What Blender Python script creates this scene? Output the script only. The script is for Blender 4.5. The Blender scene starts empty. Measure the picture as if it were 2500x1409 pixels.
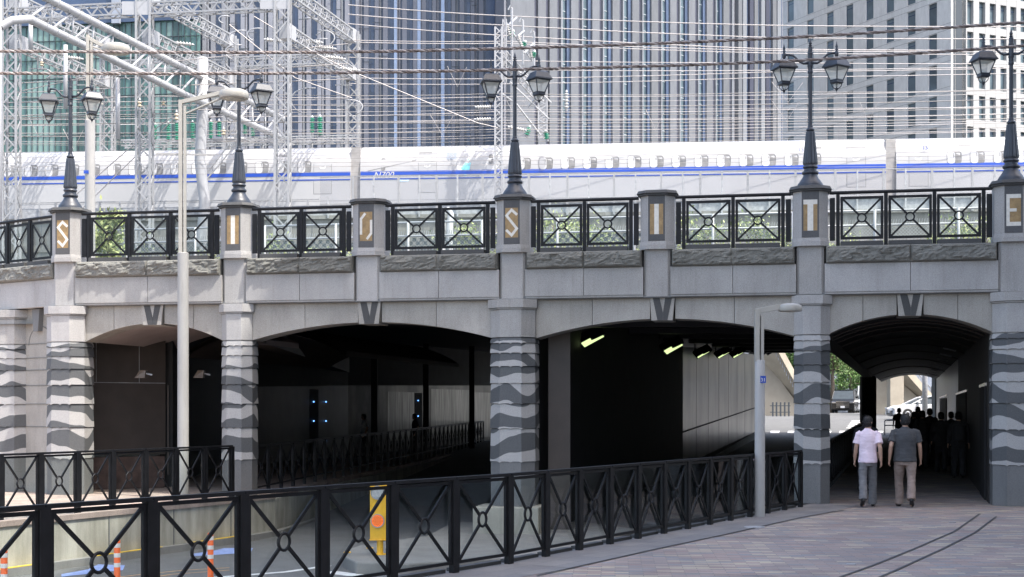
import bpy, math, random
from mathutils import Vector, Matrix, noise
R = math.radians
random.seed(7)
scn = bpy.context.scene
col = scn.collection

# ---------------------------------------------------------------- camera, sky, sun, exposure
F = 3600.0            # focal length in photograph pixels (2500 wide)
HY = 1003.0           # horizon row
EYE = 1.8
cd = bpy.data.cameras.new("camera")
cam = bpy.data.objects.new("camera", cd)
col.objects.link(cam)
cam.location = (0, 0, EYE)
cam.rotation_euler = (R(90), 0, 0)
cd.sensor_width = 36.0
cd.lens = 36.0 * F / 2500.0
cd.shift_y = (HY - 704.5) / 2500.0
cd.clip_start = 0.1
cd.clip_end = 3000
scn.camera = cam

SUNV = Vector((0.364, -0.298, 0.883)).normalized()
w = bpy.data.worlds.new("World")
scn.world = w
w.use_nodes = True
wn = w.node_tree.nodes
bg = wn.get("Background")
sky = wn.new("ShaderNodeTexSky")
sky.sky_type = 'NISHITA'
sky.sun_disc = False
sky.sun_elevation = math.asin(SUNV.z)
sky.sun_rotation = math.atan2(SUNV.x, SUNV.y)
sky.air_density = 1.0
sky.dust_density = 4.0
sky.ozone_density = 0.4
w.node_tree.links.new(sky.outputs[0], bg.inputs[0])
bg.inputs[1].default_value = 0.15
sd = bpy.data.lights.new("sun", 'SUN')
sd.energy = 2.0
sd.angle = R(0.5)
sd.color = (1.0, 0.96, 0.9)
sun = bpy.data.objects.new("sun", sd)
col.objects.link(sun)
sun.rotation_euler = SUNV.to_track_quat('Z', 'Y').to_euler()
sun.location = (20, -20, 60)
scn.view_settings.view_transform = 'Standard'
scn.view_settings.look = 'None'
scn.view_settings.gamma = 1
scn.view_settings.exposure = 1.85

# ---------------------------------------------------------------- helpers
WM = {}

def at(x, y, Y):
    return Vector(((x - 1250.0) / F * Y, Y, EYE + (HY - y) / F * Y))

def gpt(x, y, z=0.0):
    Y = F * (EYE - z) / (y - HY)
    return Vector(((x - 1250.0) / F * Y, Y, z))

def tag(o, label=None, cat=None, group=None, kind=None):
    if label: o['label'] = label
    if cat: o['category'] = cat
    if group: o['group'] = group
    if kind: o['kind'] = kind
    return o

def empty(name, loc=(0, 0, 0), rz=0.0, label=None, cat=None, group=None):
    o = bpy.data.objects.new(name, None)
    o.empty_display_size = 0.2
    col.objects.link(o)
    o.location = loc
    o.rotation_euler = (0, 0, rz)
    WM[o.name] = Matrix.Translation(Vector(loc)) @ Matrix.Rotation(rz, 4, 'Z')
    return tag(o, label, cat, group)

def copy_tree(o, parent=None):
    c = o.copy()
    col.objects.link(c)
    c.parent = parent
    for ch in list(o.children):
        copy_tree(ch, c)
    return c

class MB:
    def __init__(s, M=None):
        s.v = []; s.f = []; s.m = []; s.M = M
    def add(s, vs, fs, mi=0):
        n = len(s.v)
        if s.M is not None:
            vs = [s.M @ Vector(p) for p in vs]
        s.v += [tuple(p) for p in vs]
        s.f += [tuple(i + n for i in f) for f in fs]
        s.m += [mi] * len(fs)
        return s
    def box(s, x0, x1, y0, y1, z0, z1, mi=0):
        vs = [(x, y, z) for z in (z0, z1) for (x, y) in ((x0, y0), (x1, y0), (x1, y1), (x0, y1))]
        return s.add(vs, [(3, 2, 1, 0), (4, 5, 6, 7), (0, 1, 5, 4), (1, 2, 6, 5), (2, 3, 7, 6), (3, 0, 4, 7)], mi)
    def bar(s, p, q, a, b, up=(0, 0, 1), mi=0):
        p = Vector(p); q = Vector(q); d = (q - p).normalized()
        up = Vector(up)
        if abs(d.dot(up)) > 0.98: up = Vector((0, 1, 0))
        sd_ = d.cross(up).normalized() * a / 2
        u = sd_.cross(d).normalized() * b / 2
        vs = [p - sd_ - u, p + sd_ - u, p + sd_ + u, p - sd_ + u, q - sd_ - u, q + sd_ - u, q + sd_ + u, q - sd_ + u]
        return s.add(vs, [(0, 3, 2, 1), (4, 5, 6, 7), (0, 1, 5, 4), (1, 2, 6, 5), (2, 3, 7, 6), (3, 0, 4, 7)][::1], mi)
    def tube(s, pts, r, n=8, mi=0, flat=None, closed=False, balls=False):
        pts = [Vector(p) for p in pts]
        k = len(pts)
        rs = r if isinstance(r, (list, tuple)) else [r] * k
        if balls and not closed:
            d0 = (pts[1] - pts[0]).normalized(); d1 = (pts[-1] - pts[-2]).normalized()
            pre = [pts[0] - d0 * rs[0] * c for c in (0.95, 0.6)]
            post = [pts[-1] + d1 * rs[-1] * c for c in (0.6, 0.95)]
            pts = pre + pts + post
            rs = [rs[0] * .3, rs[0] * .8] + list(rs) + [rs[-1] * .8, rs[-1] * .3]
            if flat is not None and isinstance(flat, list): flat = [flat[0]] * 2 + flat + [flat[-1]] * 2
            k = len(pts)
        vs = []
        ref = None
        for i, p in enumerate(pts):
            if closed:
                d = (pts[(i + 1) % k] - pts[i - 1]).normalized()
            else:
                a = pts[max(i - 1, 0)]; b = pts[min(i + 1, k - 1)]
                d = (b - a).normalized()
            if ref is None:
                ref = Vector((1, 0, 0)) if abs(d.x) < 0.9 else Vector((0, 1, 0))
                if abs(d.z) < 0.3: ref = Vector((0, 0, 1))
            sx = (ref - d * ref.dot(d)).normalized()
            sy = d.cross(sx)
            ref = sx
            fx, fy = (1, 1)
            if flat is not None:
                fx, fy = flat[i] if isinstance(flat, list) else flat
            for j in range(n):
                an = 2 * math.pi * j / n
                vs.append(p + sx * math.cos(an) * rs[i] * fx + sy * math.sin(an) * rs[i] * fy)
        fs = []
        for i in range(k if closed else k - 1):
            a = i * n; b = ((i + 1) % k) * n
            for j in range(n):
                fs.append((a + j, a + (j + 1) % n, b + (j + 1) % n, b + j))
        if not closed:
            fs.append(tuple(range(n))[::-1]); fs.append(tuple(range((k - 1) * n, k * n)))
        return s.add(vs, fs, mi)
    def lathe(s, prof, cx=0, cy=0, n=20, mi=0, ph=0.0, flute=0.0):
        vs = []; k = len(prof)
        for (r, z) in prof:
            for j in range(n):
                an = 2 * math.pi * j / n + ph
                rr = r * (1 - (flute if j % 2 else 0))
                vs.append((cx + math.cos(an) * rr, cy + math.sin(an) * rr, z))
        fs = []
        for i in range(k - 1):
            for j in range(n):
                fs.append((i * n + j, i * n + (j + 1) % n, (i + 1) * n + (j + 1) % n, (i + 1) * n + j))
        fs.append(tuple(range(n))[::-1]); fs.append(tuple(range((k - 1) * n, k * n)))
        return s.add(vs, fs, mi)
    def prism(s, poly, z0, z1, mi=0, poly2=None):
        n = len(poly); p2 = poly2 or poly
        vs = [(x, y, z0) for x, y in poly] + [(x, y, z1) for x, y in p2]
        fs = [tuple(range(n))[::-1], tuple(range(n, 2 * n))]
        for j in range(n): fs.append((j, (j + 1) % n, n + (j + 1) % n, n + j))
        return s.add(vs, fs, mi)
    def slab(s, poly, y0, y1, mi=0, axis='y'):
        """polygon (a, z) extruded between y0 and y1 (or along x if axis == 'x')"""
        n = len(poly)
        if axis == 'y':
            vs = [(a, y0, z) for a, z in poly] + [(a, y1, z) for a, z in poly]
        else:
            vs = [(y0, a, z) for a, z in poly] + [(y1, a, z) for a, z in poly]
        fs = [tuple(range(n)), tuple(range(n, 2 * n))[::-1]]
        for j in range(n): fs.append((n + j, n + (j + 1) % n, (j + 1) % n, j))
        return s.add(vs, fs, mi)
    def wallz(s, a, b, z0, z1, th=0.2, side=1, z0b=None, z1b=None, mi=0):
        """vertical wall from a to b (xy), thickness to the left (side=1)"""
        a = Vector((a[0], a[1])); b = Vector((b[0], b[1])); d = (b - a).normalized()
        n = Vector((-d.y, d.x)) * th * side
        z0b = z0 if z0b is None else z0b; z1b = z1 if z1b is None else z1b
        vs = [(a.x, a.y, z0), (b.x, b.y, z0b), (b.x + n.x, b.y + n.y, z0b), (a.x + n.x, a.y + n.y, z0),
              (a.x, a.y, z1), (b.x, b.y, z1b), (b.x + n.x, b.y + n.y, z1b), (a.x + n.x, a.y + n.y, z1)]
        return s.add(vs, [(3, 2, 1, 0), (4, 5, 6, 7), (0, 1, 5, 4), (1, 2, 6, 5), (2, 3, 7, 6), (3, 0, 4, 7)], mi)
    def mesh(s, name, mats, L=None, smooth=False):
        me = bpy.data.meshes.new(name)
        vs = s.v
        if L is not None:
            vs = [tuple(L @ Vector(p)) for p in vs]
        me.from_pydata(vs, [], s.f)
        if not isinstance(mats, (list, tuple)): mats = [mats]
        for m in mats: me.materials.append(m)
        if len(mats) > 1:
            me.polygons.foreach_set('material_index', s.m)
        if smooth:
            me.polygons.foreach_set('use_smooth', [True] * len(me.polygons))
        me.validate()
        import bmesh
        bm = bmesh.new(); bm.from_mesh(me)
        bmesh.ops.recalc_face_normals(bm, faces=bm.faces[:])
        bm.to_mesh(me); bm.free()
        return me
    def build(s, name, mats, parent=None, smooth=False, bevel=0.0, auto=False):
        L = None
        if parent is not None and parent.name in WM:
            L = WM[parent.name].inverted()
        me = s.mesh(name, mats, L, smooth)
        o = bpy.data.objects.new(name, me)
        col.objects.link(o)
        if parent is not None:
            o.parent = parent
            if parent.name in WM: WM[o.name] = WM[parent.name]
        if smooth and auto:
            me.set_sharp_from_angle(angle=R(35))
        if bevel > 0:
            b = o.modifiers.new("bevel", 'BEVEL'); b.width = bevel; b.segments = 2
            b.limit_method = 'ANGLE'; b.angle_limit = R(40)
        return o

# ---------------------------------------------------------------- materials
def newmat(name):
    m = bpy.data.materials.new(name); m.use_nodes = True
    nt = m.node_tree
    return m, nt, nt.nodes["Principled BSDF"]

def N(nt, t, **kw):
    n = nt.nodes.new(t)
    for k, v in kw.items(): setattr(n, k, v)
    return n

def coords(nt, kind='Object'):
    return N(nt, 'ShaderNodeTexCoord').outputs[kind]

def mapped(nt, src, scale=(1, 1, 1), rot=(0, 0, 0), loc=(0, 0, 0)):
    m = N(nt, 'ShaderNodeMapping')
    m.inputs['Scale'].default_value = scale; m.inputs['Rotation'].default_value = rot
    m.inputs['Location'].default_value = loc
    nt.links.new(src, m.inputs['Vector'])
    return m.outputs[0]

def noise_n(nt, src, scale, detail=4, rough=0.55):
    n = N(nt, 'ShaderNodeTexNoise')
    n.inputs['Scale'].default_value = scale; n.inputs['Detail'].default_value = detail
    n.inputs['Roughness'].default_value = rough
    nt.links.new(src, n.inputs['Vector'])
    return n.outputs['Fac']

def ramp(nt, src, stops):
    r = N(nt, 'ShaderNodeValToRGB')
    e = r.color_ramp.elements
    while len(e) < len(stops): e.new(0.5)
    for i, (p, c) in enumerate(stops):
        e[i].position = p; e[i].color = (*c, 1) if len(c) == 3 else c
    nt.links.new(src, r.inputs[0])
    return r.outputs[0]

def mixc(nt, fac, a, b, mode='MIX'):
    m = N(nt, 'ShaderNodeMix', data_type='RGBA', blend_type=mode)
    if isinstance(fac, (int, float)): m.inputs[0].default_value = fac
    else: nt.links.new(fac, m.inputs[0])
    for v, k in ((a, 6), (b, 7)):
        if isinstance(v, (tuple, list)): m.inputs[k].default_value = (*v[:3], 1)
        else: nt.links.new(v, m.inputs[k])
    return m.outputs[2]

def mth(nt, op, a, b=None, clamp=False):
    m = N(nt, 'ShaderNodeMath', operation=op); m.use_clamp = clamp
    for i, v in enumerate((a, b)):
        if v is None: continue
        if isinstance(v, (int, float)): m.inputs[i].default_value = v
        else: nt.links.new(v, m.inputs[i])
    return m.outputs[0]

def bump(nt, bs, h, strength=0.3, dist=0.01):
    b = N(nt, 'ShaderNodeBump')
    b.inputs['Strength'].default_value = strength; b.inputs['Distance'].default_value = dist
    nt.links.new(h, b.inputs['Height']); nt.links.new(b.outputs[0], bs.inputs['Normal'])

def mul(c, k): return tuple(min(1.0, x * k) for x in c)

def plain(name, c, rough=0.6, metal=0.0, var=0.12, scale=6.0, bmp=0.0, spec=0.5, bscale=None):
    m, nt, bs = newmat(name)
    co = coords(nt)
    n1 = noise_n(nt, co, scale, 5)
    cc = ramp(nt, n1, [(0.3, mul(c, 1 - var)), (0.7, mul(c, 1 + var))])
    nt.links.new(cc, bs.inputs['Base Color'])
    bs.inputs['Roughness'].default_value = rough; bs.inputs['Metallic'].default_value = metal
    bs.inputs['Specular IOR Level'].default_value = spec
    if bmp: bump(nt, bs, noise_n(nt, co, bscale or scale * 6, 4), bmp, 0.01)
    return m

def granite(name, c, rough=0.75, speck=0.25, stain=0.15, streak=False):
    m, nt, bs = newmat(name)
    g = N(nt, 'ShaderNodeNewGeometry').outputs['Position']
    sp = noise_n(nt, g, 90, 3, 0.8)
    a = ramp(nt, sp, [(0.35, mul(c, 1 - speck)), (0.62, mul(c, 1 + speck))])
    big = noise_n(nt, mapped(nt, g, (1, 1, 0.6)), 1.6, 5)
    b = ramp(nt, big, [(0.3, (1 - stain,) * 3), (0.65, (1 + stain * .3,) * 3)])
    cc = mixc(nt, 1.0, a, b, 'MULTIPLY')
    rn = N(nt, 'ShaderNodeObjectInfo').outputs['Random']
    cc = mixc(nt, 1.0, cc, ramp(nt, rn, [(0.0, (0.91, 0.91, 0.90)), (1.0, (1.06, 1.06, 1.07))]), 'MULTIPLY')
    if not streak:
        s2 = noise_n(nt, mapped(nt, g, (6, 6, 0.5)), 1.6, 6, 0.65)
        cc = mixc(nt, 1.0, cc, ramp(nt, s2, [(0.28, (0.87, 0.865, 0.85)), (0.5, (1, 1, 1))]), 'MULTIPLY')
    if streak:
        st = noise_n(nt, mapped(nt, g, (1.3, 1.3, 0.22)), 2.0, 7, 0.68)
        cc = mixc(nt, 1.0, cc, ramp(nt, st, [(0.32, (0.62, 0.61, 0.56)), (0.62, (1.05, 1.04, 1.02))]), 'MULTIPLY')
    nt.links.new(cc, bs.inputs['Base Color'])
    bs.inputs['Roughness'].default_value = rough
    bump(nt, bs, sp, 0.25, 0.004)
    return m

M = {}
M['gran'] = granite('light_granite', (0.35, 0.34, 0.325))
M['gran2'] = granite('warm_granite', (0.35, 0.33, 0.295), stain=0.2)
M['dgran'] = granite('dark_granite', (0.058, 0.058, 0.057), 0.7)
M['pgran'] = granite('pedestal_dark_granite', (0.085, 0.086, 0.088), 0.75)
M['mgran'] = granite('mid_granite', (0.15, 0.152, 0.15), 0.6)
M['rock'] = granite('split_rock', (0.17, 0.167, 0.148), 0.85, 0.35)
M['conc'] = granite('stained_concrete', (0.42, 0.40, 0.345), 0.9, 0.12, 0.25, streak=True)
M['conc2'] = granite('plain_concrete', (0.23, 0.23, 0.22), 0.9, 0.1, 0.2, streak=True)
M['iblock'] = granite('base_concrete', (0.36, 0.34, 0.28), 0.9, 0.12, 0.25)
M['blackm'] = plain('black_painted_metal', (0.008, 0.0085, 0.010), 0.5, 0.0, 0.35, 8, 0.1, spec=0.25)
M['lampm'] = plain('dark_blue_grey_enamel', (0.030, 0.035, 0.045), 0.42, 0.0, 0.2, 12, 0.1)
M['cream'] = plain('cream_painted_steel', (0.36, 0.345, 0.305), 0.45, 0.0, 0.06, 5)
M['creamdirty'] = granite('weathered_pole_paint', (0.34, 0.335, 0.32), 0.6, 0.06, 0.12, streak=False)
M['brown'] = plain('brown_stone', (0.30, 0.20, 0.09), 0.6, 0, 0.25, 12)
M['wstone'] = plain('white_marble', (0.66, 0.63, 0.56), 0.5, 0, 0.1, 18)
M['galv'] = plain('galvanised_steel', (0.29, 0.295, 0.30), 0.5, 0.15, 0.1, 9)
M['galvd'] = plain('dull_steel', (0.33, 0.34, 0.35), 0.6, 0.1, 0.25, 7)
M['wpipe'] = plain('white_tube_paint', (0.33, 0.335, 0.345), 0.4, 0.0, 0.05, 4)
M['wire'] = plain('wire_metal', (0.34, 0.32, 0.31), 0.5, 0.2, 0.1, 3)
M['wired'] = plain('dark_wire', (0.22, 0.21, 0.20), 0.6, 0.2, 0.1, 3)
M['cable'] = plain('twisted_cable_sheath', (0.17, 0.135, 0.12), 0.55, 0.0, 0.6, 9)
M['ins_g'] = plain('green_insulator_glaze', (0.04, 0.28, 0.18), 0.25, 0, 0.15, 9)
M['ins_w'] = plain('white_porcelain', (0.42, 0.41, 0.39), 0.25, 0, 0.06, 9)
M['ins_b'] = plain('brown_porcelain', (0.50, 0.42, 0.30), 0.3, 0, 0.1, 9)
M['orange'] = plain('orange_rubber', (0.80, 0.14, 0.03), 0.5, 0, 0.08, 12)
M['refl'] = plain('reflective_band', (0.75, 0.72, 0.68), 0.35, 0, 0.05, 15)
M['yellow'] = plain('yellow_paint', (0.80, 0.44, 0.02), 0.45, 0, 0.08, 8)
M['redp'] = plain('red_paint', (0.65, 0.09, 0.04), 0.5)
M['train'] = plain('white_train_paint', (0.37, 0.37, 0.37), 0.25, 0, 0.02, 1.5)
M['blue'] = plain('blue_stripe_paint', (0.015, 0.06, 0.35), 0.35, 0, 0.05, 3)
M['train_l'] = plain('train_door_seam', (0.20, 0.20, 0.20), 0.4)
M['trainwin'] = plain('train_window_glass', (0.17, 0.17, 0.17), 0.5, 0, 0.3, 2)
M['blind'] = plain('white_window_blind', (0.50, 0.50, 0.50), 0.6, 0, 0.02)
M['teal'] = plain('teal_livery', (0.22, 0.60, 0.66), 0.4)
M['skyb'] = plain('pale_blue_livery', (0.50, 0.66, 0.76), 0.4)
M['brick'] = None
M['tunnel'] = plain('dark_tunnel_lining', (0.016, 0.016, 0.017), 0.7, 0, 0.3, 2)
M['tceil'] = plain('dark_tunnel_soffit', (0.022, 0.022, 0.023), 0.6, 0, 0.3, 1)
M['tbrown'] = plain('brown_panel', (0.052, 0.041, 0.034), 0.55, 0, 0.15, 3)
M['vaultp'] = plain('bounce_tinted_vault_plaster', (0.34, 0.285, 0.265), 0.8, 0, 0.1, 2)  # pink tint holds the sunlight bounced up from the paving
M['yline'] = plain('worn_yellow_line', (0.62, 0.42, 0.05), 0.7, 0, 0.3, 12)
M['oline'] = plain('faded_orange_line', (0.50, 0.30, 0.12), 0.8, 0, 0.3, 8)
M['wline'] = plain('white_road_line', (0.62, 0.62, 0.60), 0.7, 0, 0.2, 9)
M['bline'] = plain('pale_blue_road_marking', (0.22, 0.30, 0.55), 0.8, 0, 0.2, 8)
M['asph'] = granite('asphalt', (0.12, 0.122, 0.122), 0.9, 0.35, 0.15)
M['kerb'] = granite('kerb_stone', (0.21, 0.205, 0.19), 0.85, 0.15, 0.2)
M['tyre'] = plain('tyre_rubber', (0.02, 0.02, 0.02), 0.8)
M['alloy'] = plain('alloy_rim', (0.5, 0.5, 0.52), 0.3, 0.8)
M['cglass'] = plain('car_glass', (0.03, 0.04, 0.045), 0.08, 0, 0.2, 3)
M['cblack'] = plain('black_car_paint', (0.012, 0.012, 0.013), 0.15, 0, 0.1)
M['cwhite'] = plain('white_car_paint', (0.50, 0.51, 0.52), 0.25, 0, 0.02)
M['cblue'] = plain('blue_car_paint', (0.03, 0.06, 0.30), 0.25, 0, 0.05)
M['chrome'] = plain('chrome_trim', (0.62, 0.62, 0.64), 0.15, 1.0, 0.02)
M['beige'] = plain('beige_concrete', (0.34, 0.30, 0.235), 0.8, 0, 0.12, 1.2)
M['greyw'] = plain('blue_grey_wall', (0.26, 0.29, 0.34), 0.8, 0, 0.08, 1)
M['bark'] = plain('bark', (0.09, 0.07, 0.05), 0.9, 0, 0.3, 8, 0.4)
M['shoe'] = plain('black_shoe_leather', (0.012, 0.012, 0.013), 0.45)
M['hair'] = plain('black_hair', (0.010, 0.009, 0.009), 0.5, 0, 0.4, 60, 0.8)
M['skin'] = plain('skin', (0.46, 0.29, 0.21), 0.55, 0, 0.06, 10)
M['dark_cloth'] = plain('dark_clothing', (0.025, 0.025, 0.03), 0.85, 0, 0.2, 8)
M['wshirt'] = plain('white_shirt_cloth', (0.55, 0.54, 0.54), 0.85, 0, 0.05, 8)

def cloth(name, c, s=9):
    m, nt, bs = newmat(name)
    co = coords(nt)
    wv = noise_n(nt, mapped(nt, co, (1, 1, 1.8)), s, 3, 0.6)
    nt.links.new(ramp(nt, wv, [(0.3, mul(c, 0.85)), (0.7, mul(c, 1.1))]), bs.inputs['Base Color'])
    bs.inputs['Roughness'].default_value = 0.9
    bump(nt, bs, wv, 0.9, 0.03)
    return m
M['lav'] = cloth('lavender_knit', (0.80, 0.66, 0.74), 6)
M['char'] = cloth('charcoal_knit', (0.060, 0.062, 0.066), 6)
M['gtrou'] = cloth('grey_trouser_cloth', (0.16, 0.16, 0.165), 9)
M['ttrou'] = cloth('taupe_trouser_cloth', (0.26, 0.20, 0.17), 9)

def emis(name, c, k):
    m, nt, bs = newmat(name)
    bs.inputs['Base Color'].default_value = (*c, 1)
    bs.inputs['Emission Color'].default_value = (*c, 1)
    bs.inputs['Emission Strength'].default_value = k
    return m
M['tube_l'] = emis('green_white_tube_light', (0.52, 0.66, 0.30), .5)
M['led_b'] = emis('blue_led', (0.15, 0.40, 1.0), 1.0)
M['amber'] = emis('amber_led', (1.0, 0.20, 0.03), .8)

def glassmat(name, tint=(0.93, 0.97, 0.96), refl=1.0, rough=0.02, base=0.03):
    m, nt, bs = newmat(name)
    nt.nodes.remove(bs)
    out = nt.nodes['Material Output']
    tr = N(nt, 'ShaderNodeBsdfTransparent'); tr.inputs[0].default_value = (*tint, 1)
    gl = N(nt, 'ShaderNodeBsdfGlossy'); gl.inputs['Roughness'].default_value = rough
    fr = N(nt, 'ShaderNodeLayerWeight'); fr.inputs[0].default_value = 0.5
    fac = mth(nt, 'ADD', mth(nt, 'MULTIPLY', mth(nt, 'POWER', fr.outputs['Facing'], 4.0), refl * .5), base, True)
    mx = N(nt, 'ShaderNodeMixShader')
    nt.links.new(fac, mx.inputs[0]); nt.links.new(tr.outputs[0], mx.inputs[1]); nt.links.new(gl.outputs[0], mx.inputs[2])
    nt.links.new(mx.outputs[0], out.inputs[0])
    return m
M['glass'] = glassmat('clear_fence_glass', (0.93, 0.96, 0.95), 1.2, 0.02, 0.02)
M['acryl'] = glassmat('hazy_acrylic', (0.93, 0.93, 0.94), 0.8, 0.25, 0.03)

# frosted lantern glass
m, nt, bs = newmat('frosted_lantern_glass')
bs.inputs['Base Color'].default_value = (0.78, 0.78, 0.72, 1); bs.inputs['Roughness'].default_value = 0.5
bs.inputs['Transmission Weight'].default_value = 0.35
M['frost'] = m
nt.nodes.remove(bs)
df = N(nt, 'ShaderNodeBsdfDiffuse'); df.inputs[0].default_value = (0.85, 0.85, 0.78, 1)
tl_ = N(nt, 'ShaderNodeBsdfTranslucent'); tl_.inputs[0].default_value = (0.9, 0.9, 0.84, 1)
mx_ = N(nt, 'ShaderNodeMixShader'); mx_.inputs[0].default_value = 0.55
nt.links.new(df.outputs[0], mx_.inputs[1]); nt.links.new(tl_.outputs[0], mx_.inputs[2]); tp_ = N(nt, 'ShaderNodeBsdfTransparent'); m3_ = N(nt, 'ShaderNodeMixShader'); m3_.inputs[0].default_value = 0.45
nt.links.new(mx_.outputs[0], m3_.inputs[1]); nt.links.new(tp_.outputs[0], m3_.inputs[2]); nt.links.new(m3_.outputs[0], nt.nodes['Material Output'].inputs[0])

# striped granite of the columns
m, nt, bs = newmat('banded_granite')
g = N(nt, 'ShaderNodeNewGeometry').outputs['Position']
sep = N(nt, 'ShaderNodeSeparateXYZ'); nt.links.new(g, sep.inputs[0])
dn = noise_n(nt, mapped(nt, g, (1.0, 1.0, 0.5)), 1.0, 1, 0.4)
oi = N(nt, 'ShaderNodeObjectInfo').outputs['Random']
ofs = N(nt, 'ShaderNodeCombineXYZ'); nt.links.new(mth(nt, 'MULTIPLY', oi, 40.0), ofs.inputs[0]); nt.links.new(mth(nt, 'MULTIPLY', oi, 23.0), ofs.inputs[1])
va = N(nt, 'ShaderNodeVectorMath', operation='ADD'); nt.links.new(g, va.inputs[0]); nt.links.new(ofs.outputs[0], va.inputs[1])
dn = noise_n(nt, mapped(nt, va.outputs[0], (1.15, 1.15, 0.5)), 1.0, 1, 0.4)
ph = mth(nt, 'ADD', mth(nt, 'ADD', mth(nt, 'MULTIPLY', sep.outputs[2], 12.0), mth(nt, 'MULTIPLY', oi, 5.0)), mth(nt, 'MULTIPLY', dn, 10.0))
sn = mth(nt, 'ADD', mth(nt, 'SINE', ph), mth(nt, 'MULTIPLY', mth(nt, 'SUBTRACT', noise_n(nt, g, 5, 3), 0.5), 0.35))
fac = mth(nt, 'MULTIPLY', mth(nt, 'SUBTRACT', sn, -0.12), 14.0, True)
sp = noise_n(nt, g, 90, 3, 0.8)
la = ramp(nt, sp, [(0.35, (0.27, 0.265, 0.255)), (0.62, (0.42, 0.41, 0.395))])
da = ramp(nt, sp, [(0.35, (0.055, 0.058, 0.06)), (0.62, (0.10, 0.104, 0.107))])
nt.links.new(mixc(nt, fac, la, da), bs.inputs['Base Color'])
bs.inputs['Roughness'].default_value = 0.6
M['band'] = m

# brick paving
BROT = -0.1975
def brickmat(name, cols, mortar, bw=0.22, bh=0.105, k=1.0, rot=BROT):
    m, nt, bs = newmat(name)
    g = N(nt, 'ShaderNodeNewGeometry').outputs['Position']
    mp = mapped(nt, g, (1, 1, 1), (0, 0, -rot))
    b = N(nt, 'ShaderNodeTexBrick')
    b.offset = 0.5
    b.inputs['Scale'].default_value = 1.0
    b.inputs['Brick Width'].default_value = bw; b.inputs['Row Height'].default_value = bh
    b.inputs['Mortar Size'].default_value = 0.006; b.inputs['Mortar Smooth'].default_value = 0.3
    b.inputs['Color1'].default_value = (0, 0, 0, 1); b.inputs['Color2'].default_value = (1, 1, 1, 1)
    b.inputs['Mortar'].default_value = (0.5, 0.5, 0.5, 1)
    nt.links.new(mp, b.inputs['Vector'])
    n = len(cols)
    rr = ramp(nt, b.outputs['Color'], [((i + 0.0) / n, mul(c, k)) for i, c in enumerate(cols)])
    for nd in nt.nodes:
        if nd.type == 'VALTORGB': nd.color_ramp.interpolation = 'CONSTANT'
    cc = mixc(nt, b.outputs['Fac'], rr, mortar)
    big = noise_n(nt, g, 0.8, 6, 0.65)
    cc = mixc(nt, 1.0, cc, ramp(nt, big, [(0.3, (0.72, 0.72, 0.74)), (0.65, (1.08, 1.06, 1.04))]), 'MULTIPLY')
    fine = noise_n(nt, g, 55, 3, 0.7)
    cc = mixc(nt, 1.0, cc, ramp(nt, fine, [(0.3, (0.85, 0.85, 0.85)), (0.7, (1.1, 1.1, 1.1))]), 'MULTIPLY')
    nt.links.new(cc, bs.inputs['Base Color'])
    bs.inputs['Roughness'].default_value = 0.75
    bump(nt, bs, b.outputs['Fac'], -0.4, 0.004)
    return m
M['brick'] = brickmat('mixed_brick_paving', [(0.31, 0.24, 0.21), (0.265, 0.23, 0.215), (0.325, 0.265, 0.235), (0.22, 0.22, 0.225),
                                        (0.41, 0.36, 0.27), (0.28, 0.235, 0.21), (0.27, 0.20, 0.18), (0.245, 0.205, 0.19)], (0.18, 0.168, 0.155), 0.31, 0.1, 1.0, R(-4))
M['brick2'] = brickmat('pink_brick_paving', [(0.44, 0.34, 0.285), (0.40, 0.315, 0.27), (0.48, 0.40, 0.34), (0.39, 0.30, 0.255)], (0.25, 0.2, 0.18))
M['border'] = brickmat('grey_border_setts', [(0.20, 0.19, 0.185), (0.22, 0.21, 0.20), (0.185, 0.18, 0.18)], (0.14, 0.13, 0.13), 0.6, 0.3, 1.0, R(60))
M['cope'] = granite('rough_coping_stone', (0.30, 0.235, 0.20), 0.9, 0.3, 0.4)
m = plain('rough_red_brick', (0.115, 0.072, 0.06), 0.9, 0, 0.35, 5, 0.6); M['rbrick'] = m

# brushed metal wall
m, nt, bs = newmat('brushed_steel_cladding')
g = coords(nt)
st = noise_n(nt, mapped(nt, g, (3, 3, 0.25)), 2.5, 5)
nt.links.new(ramp(nt, st, [(0.3, (0.10, 0.095, 0.088)), (0.7, (0.26, 0.25, 0.235))]), bs.inputs['Base Color'])
bs.inputs['Metallic'].default_value = 0.95; bs.inputs['Roughness'].default_value = 0.30
M['steelw'] = m
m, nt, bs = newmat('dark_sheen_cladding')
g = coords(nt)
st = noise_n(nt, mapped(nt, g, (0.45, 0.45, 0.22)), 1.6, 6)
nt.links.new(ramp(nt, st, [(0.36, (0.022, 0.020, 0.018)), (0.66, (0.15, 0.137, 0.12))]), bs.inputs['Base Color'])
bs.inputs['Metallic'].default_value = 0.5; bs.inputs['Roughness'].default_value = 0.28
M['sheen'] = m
M['shadewall'] = plain('shade_toned_footway_wall', (0.034, 0.033, 0.032), 0.6, 0, 0.25, 1.5)  # near stretch of the footway wall, its shade put into the colour
M['sheen_shade'] = plain('shade_toned_cladding', (0.035, 0.031, 0.028), 0.5, 0.2, 0.4, 1.2)  # darker copy of the sheen cladding, shade put into the colour
M['lensd'] = plain('amber_lens_plastic', (0.30, 0.075, 0.012), 0.3)

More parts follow.
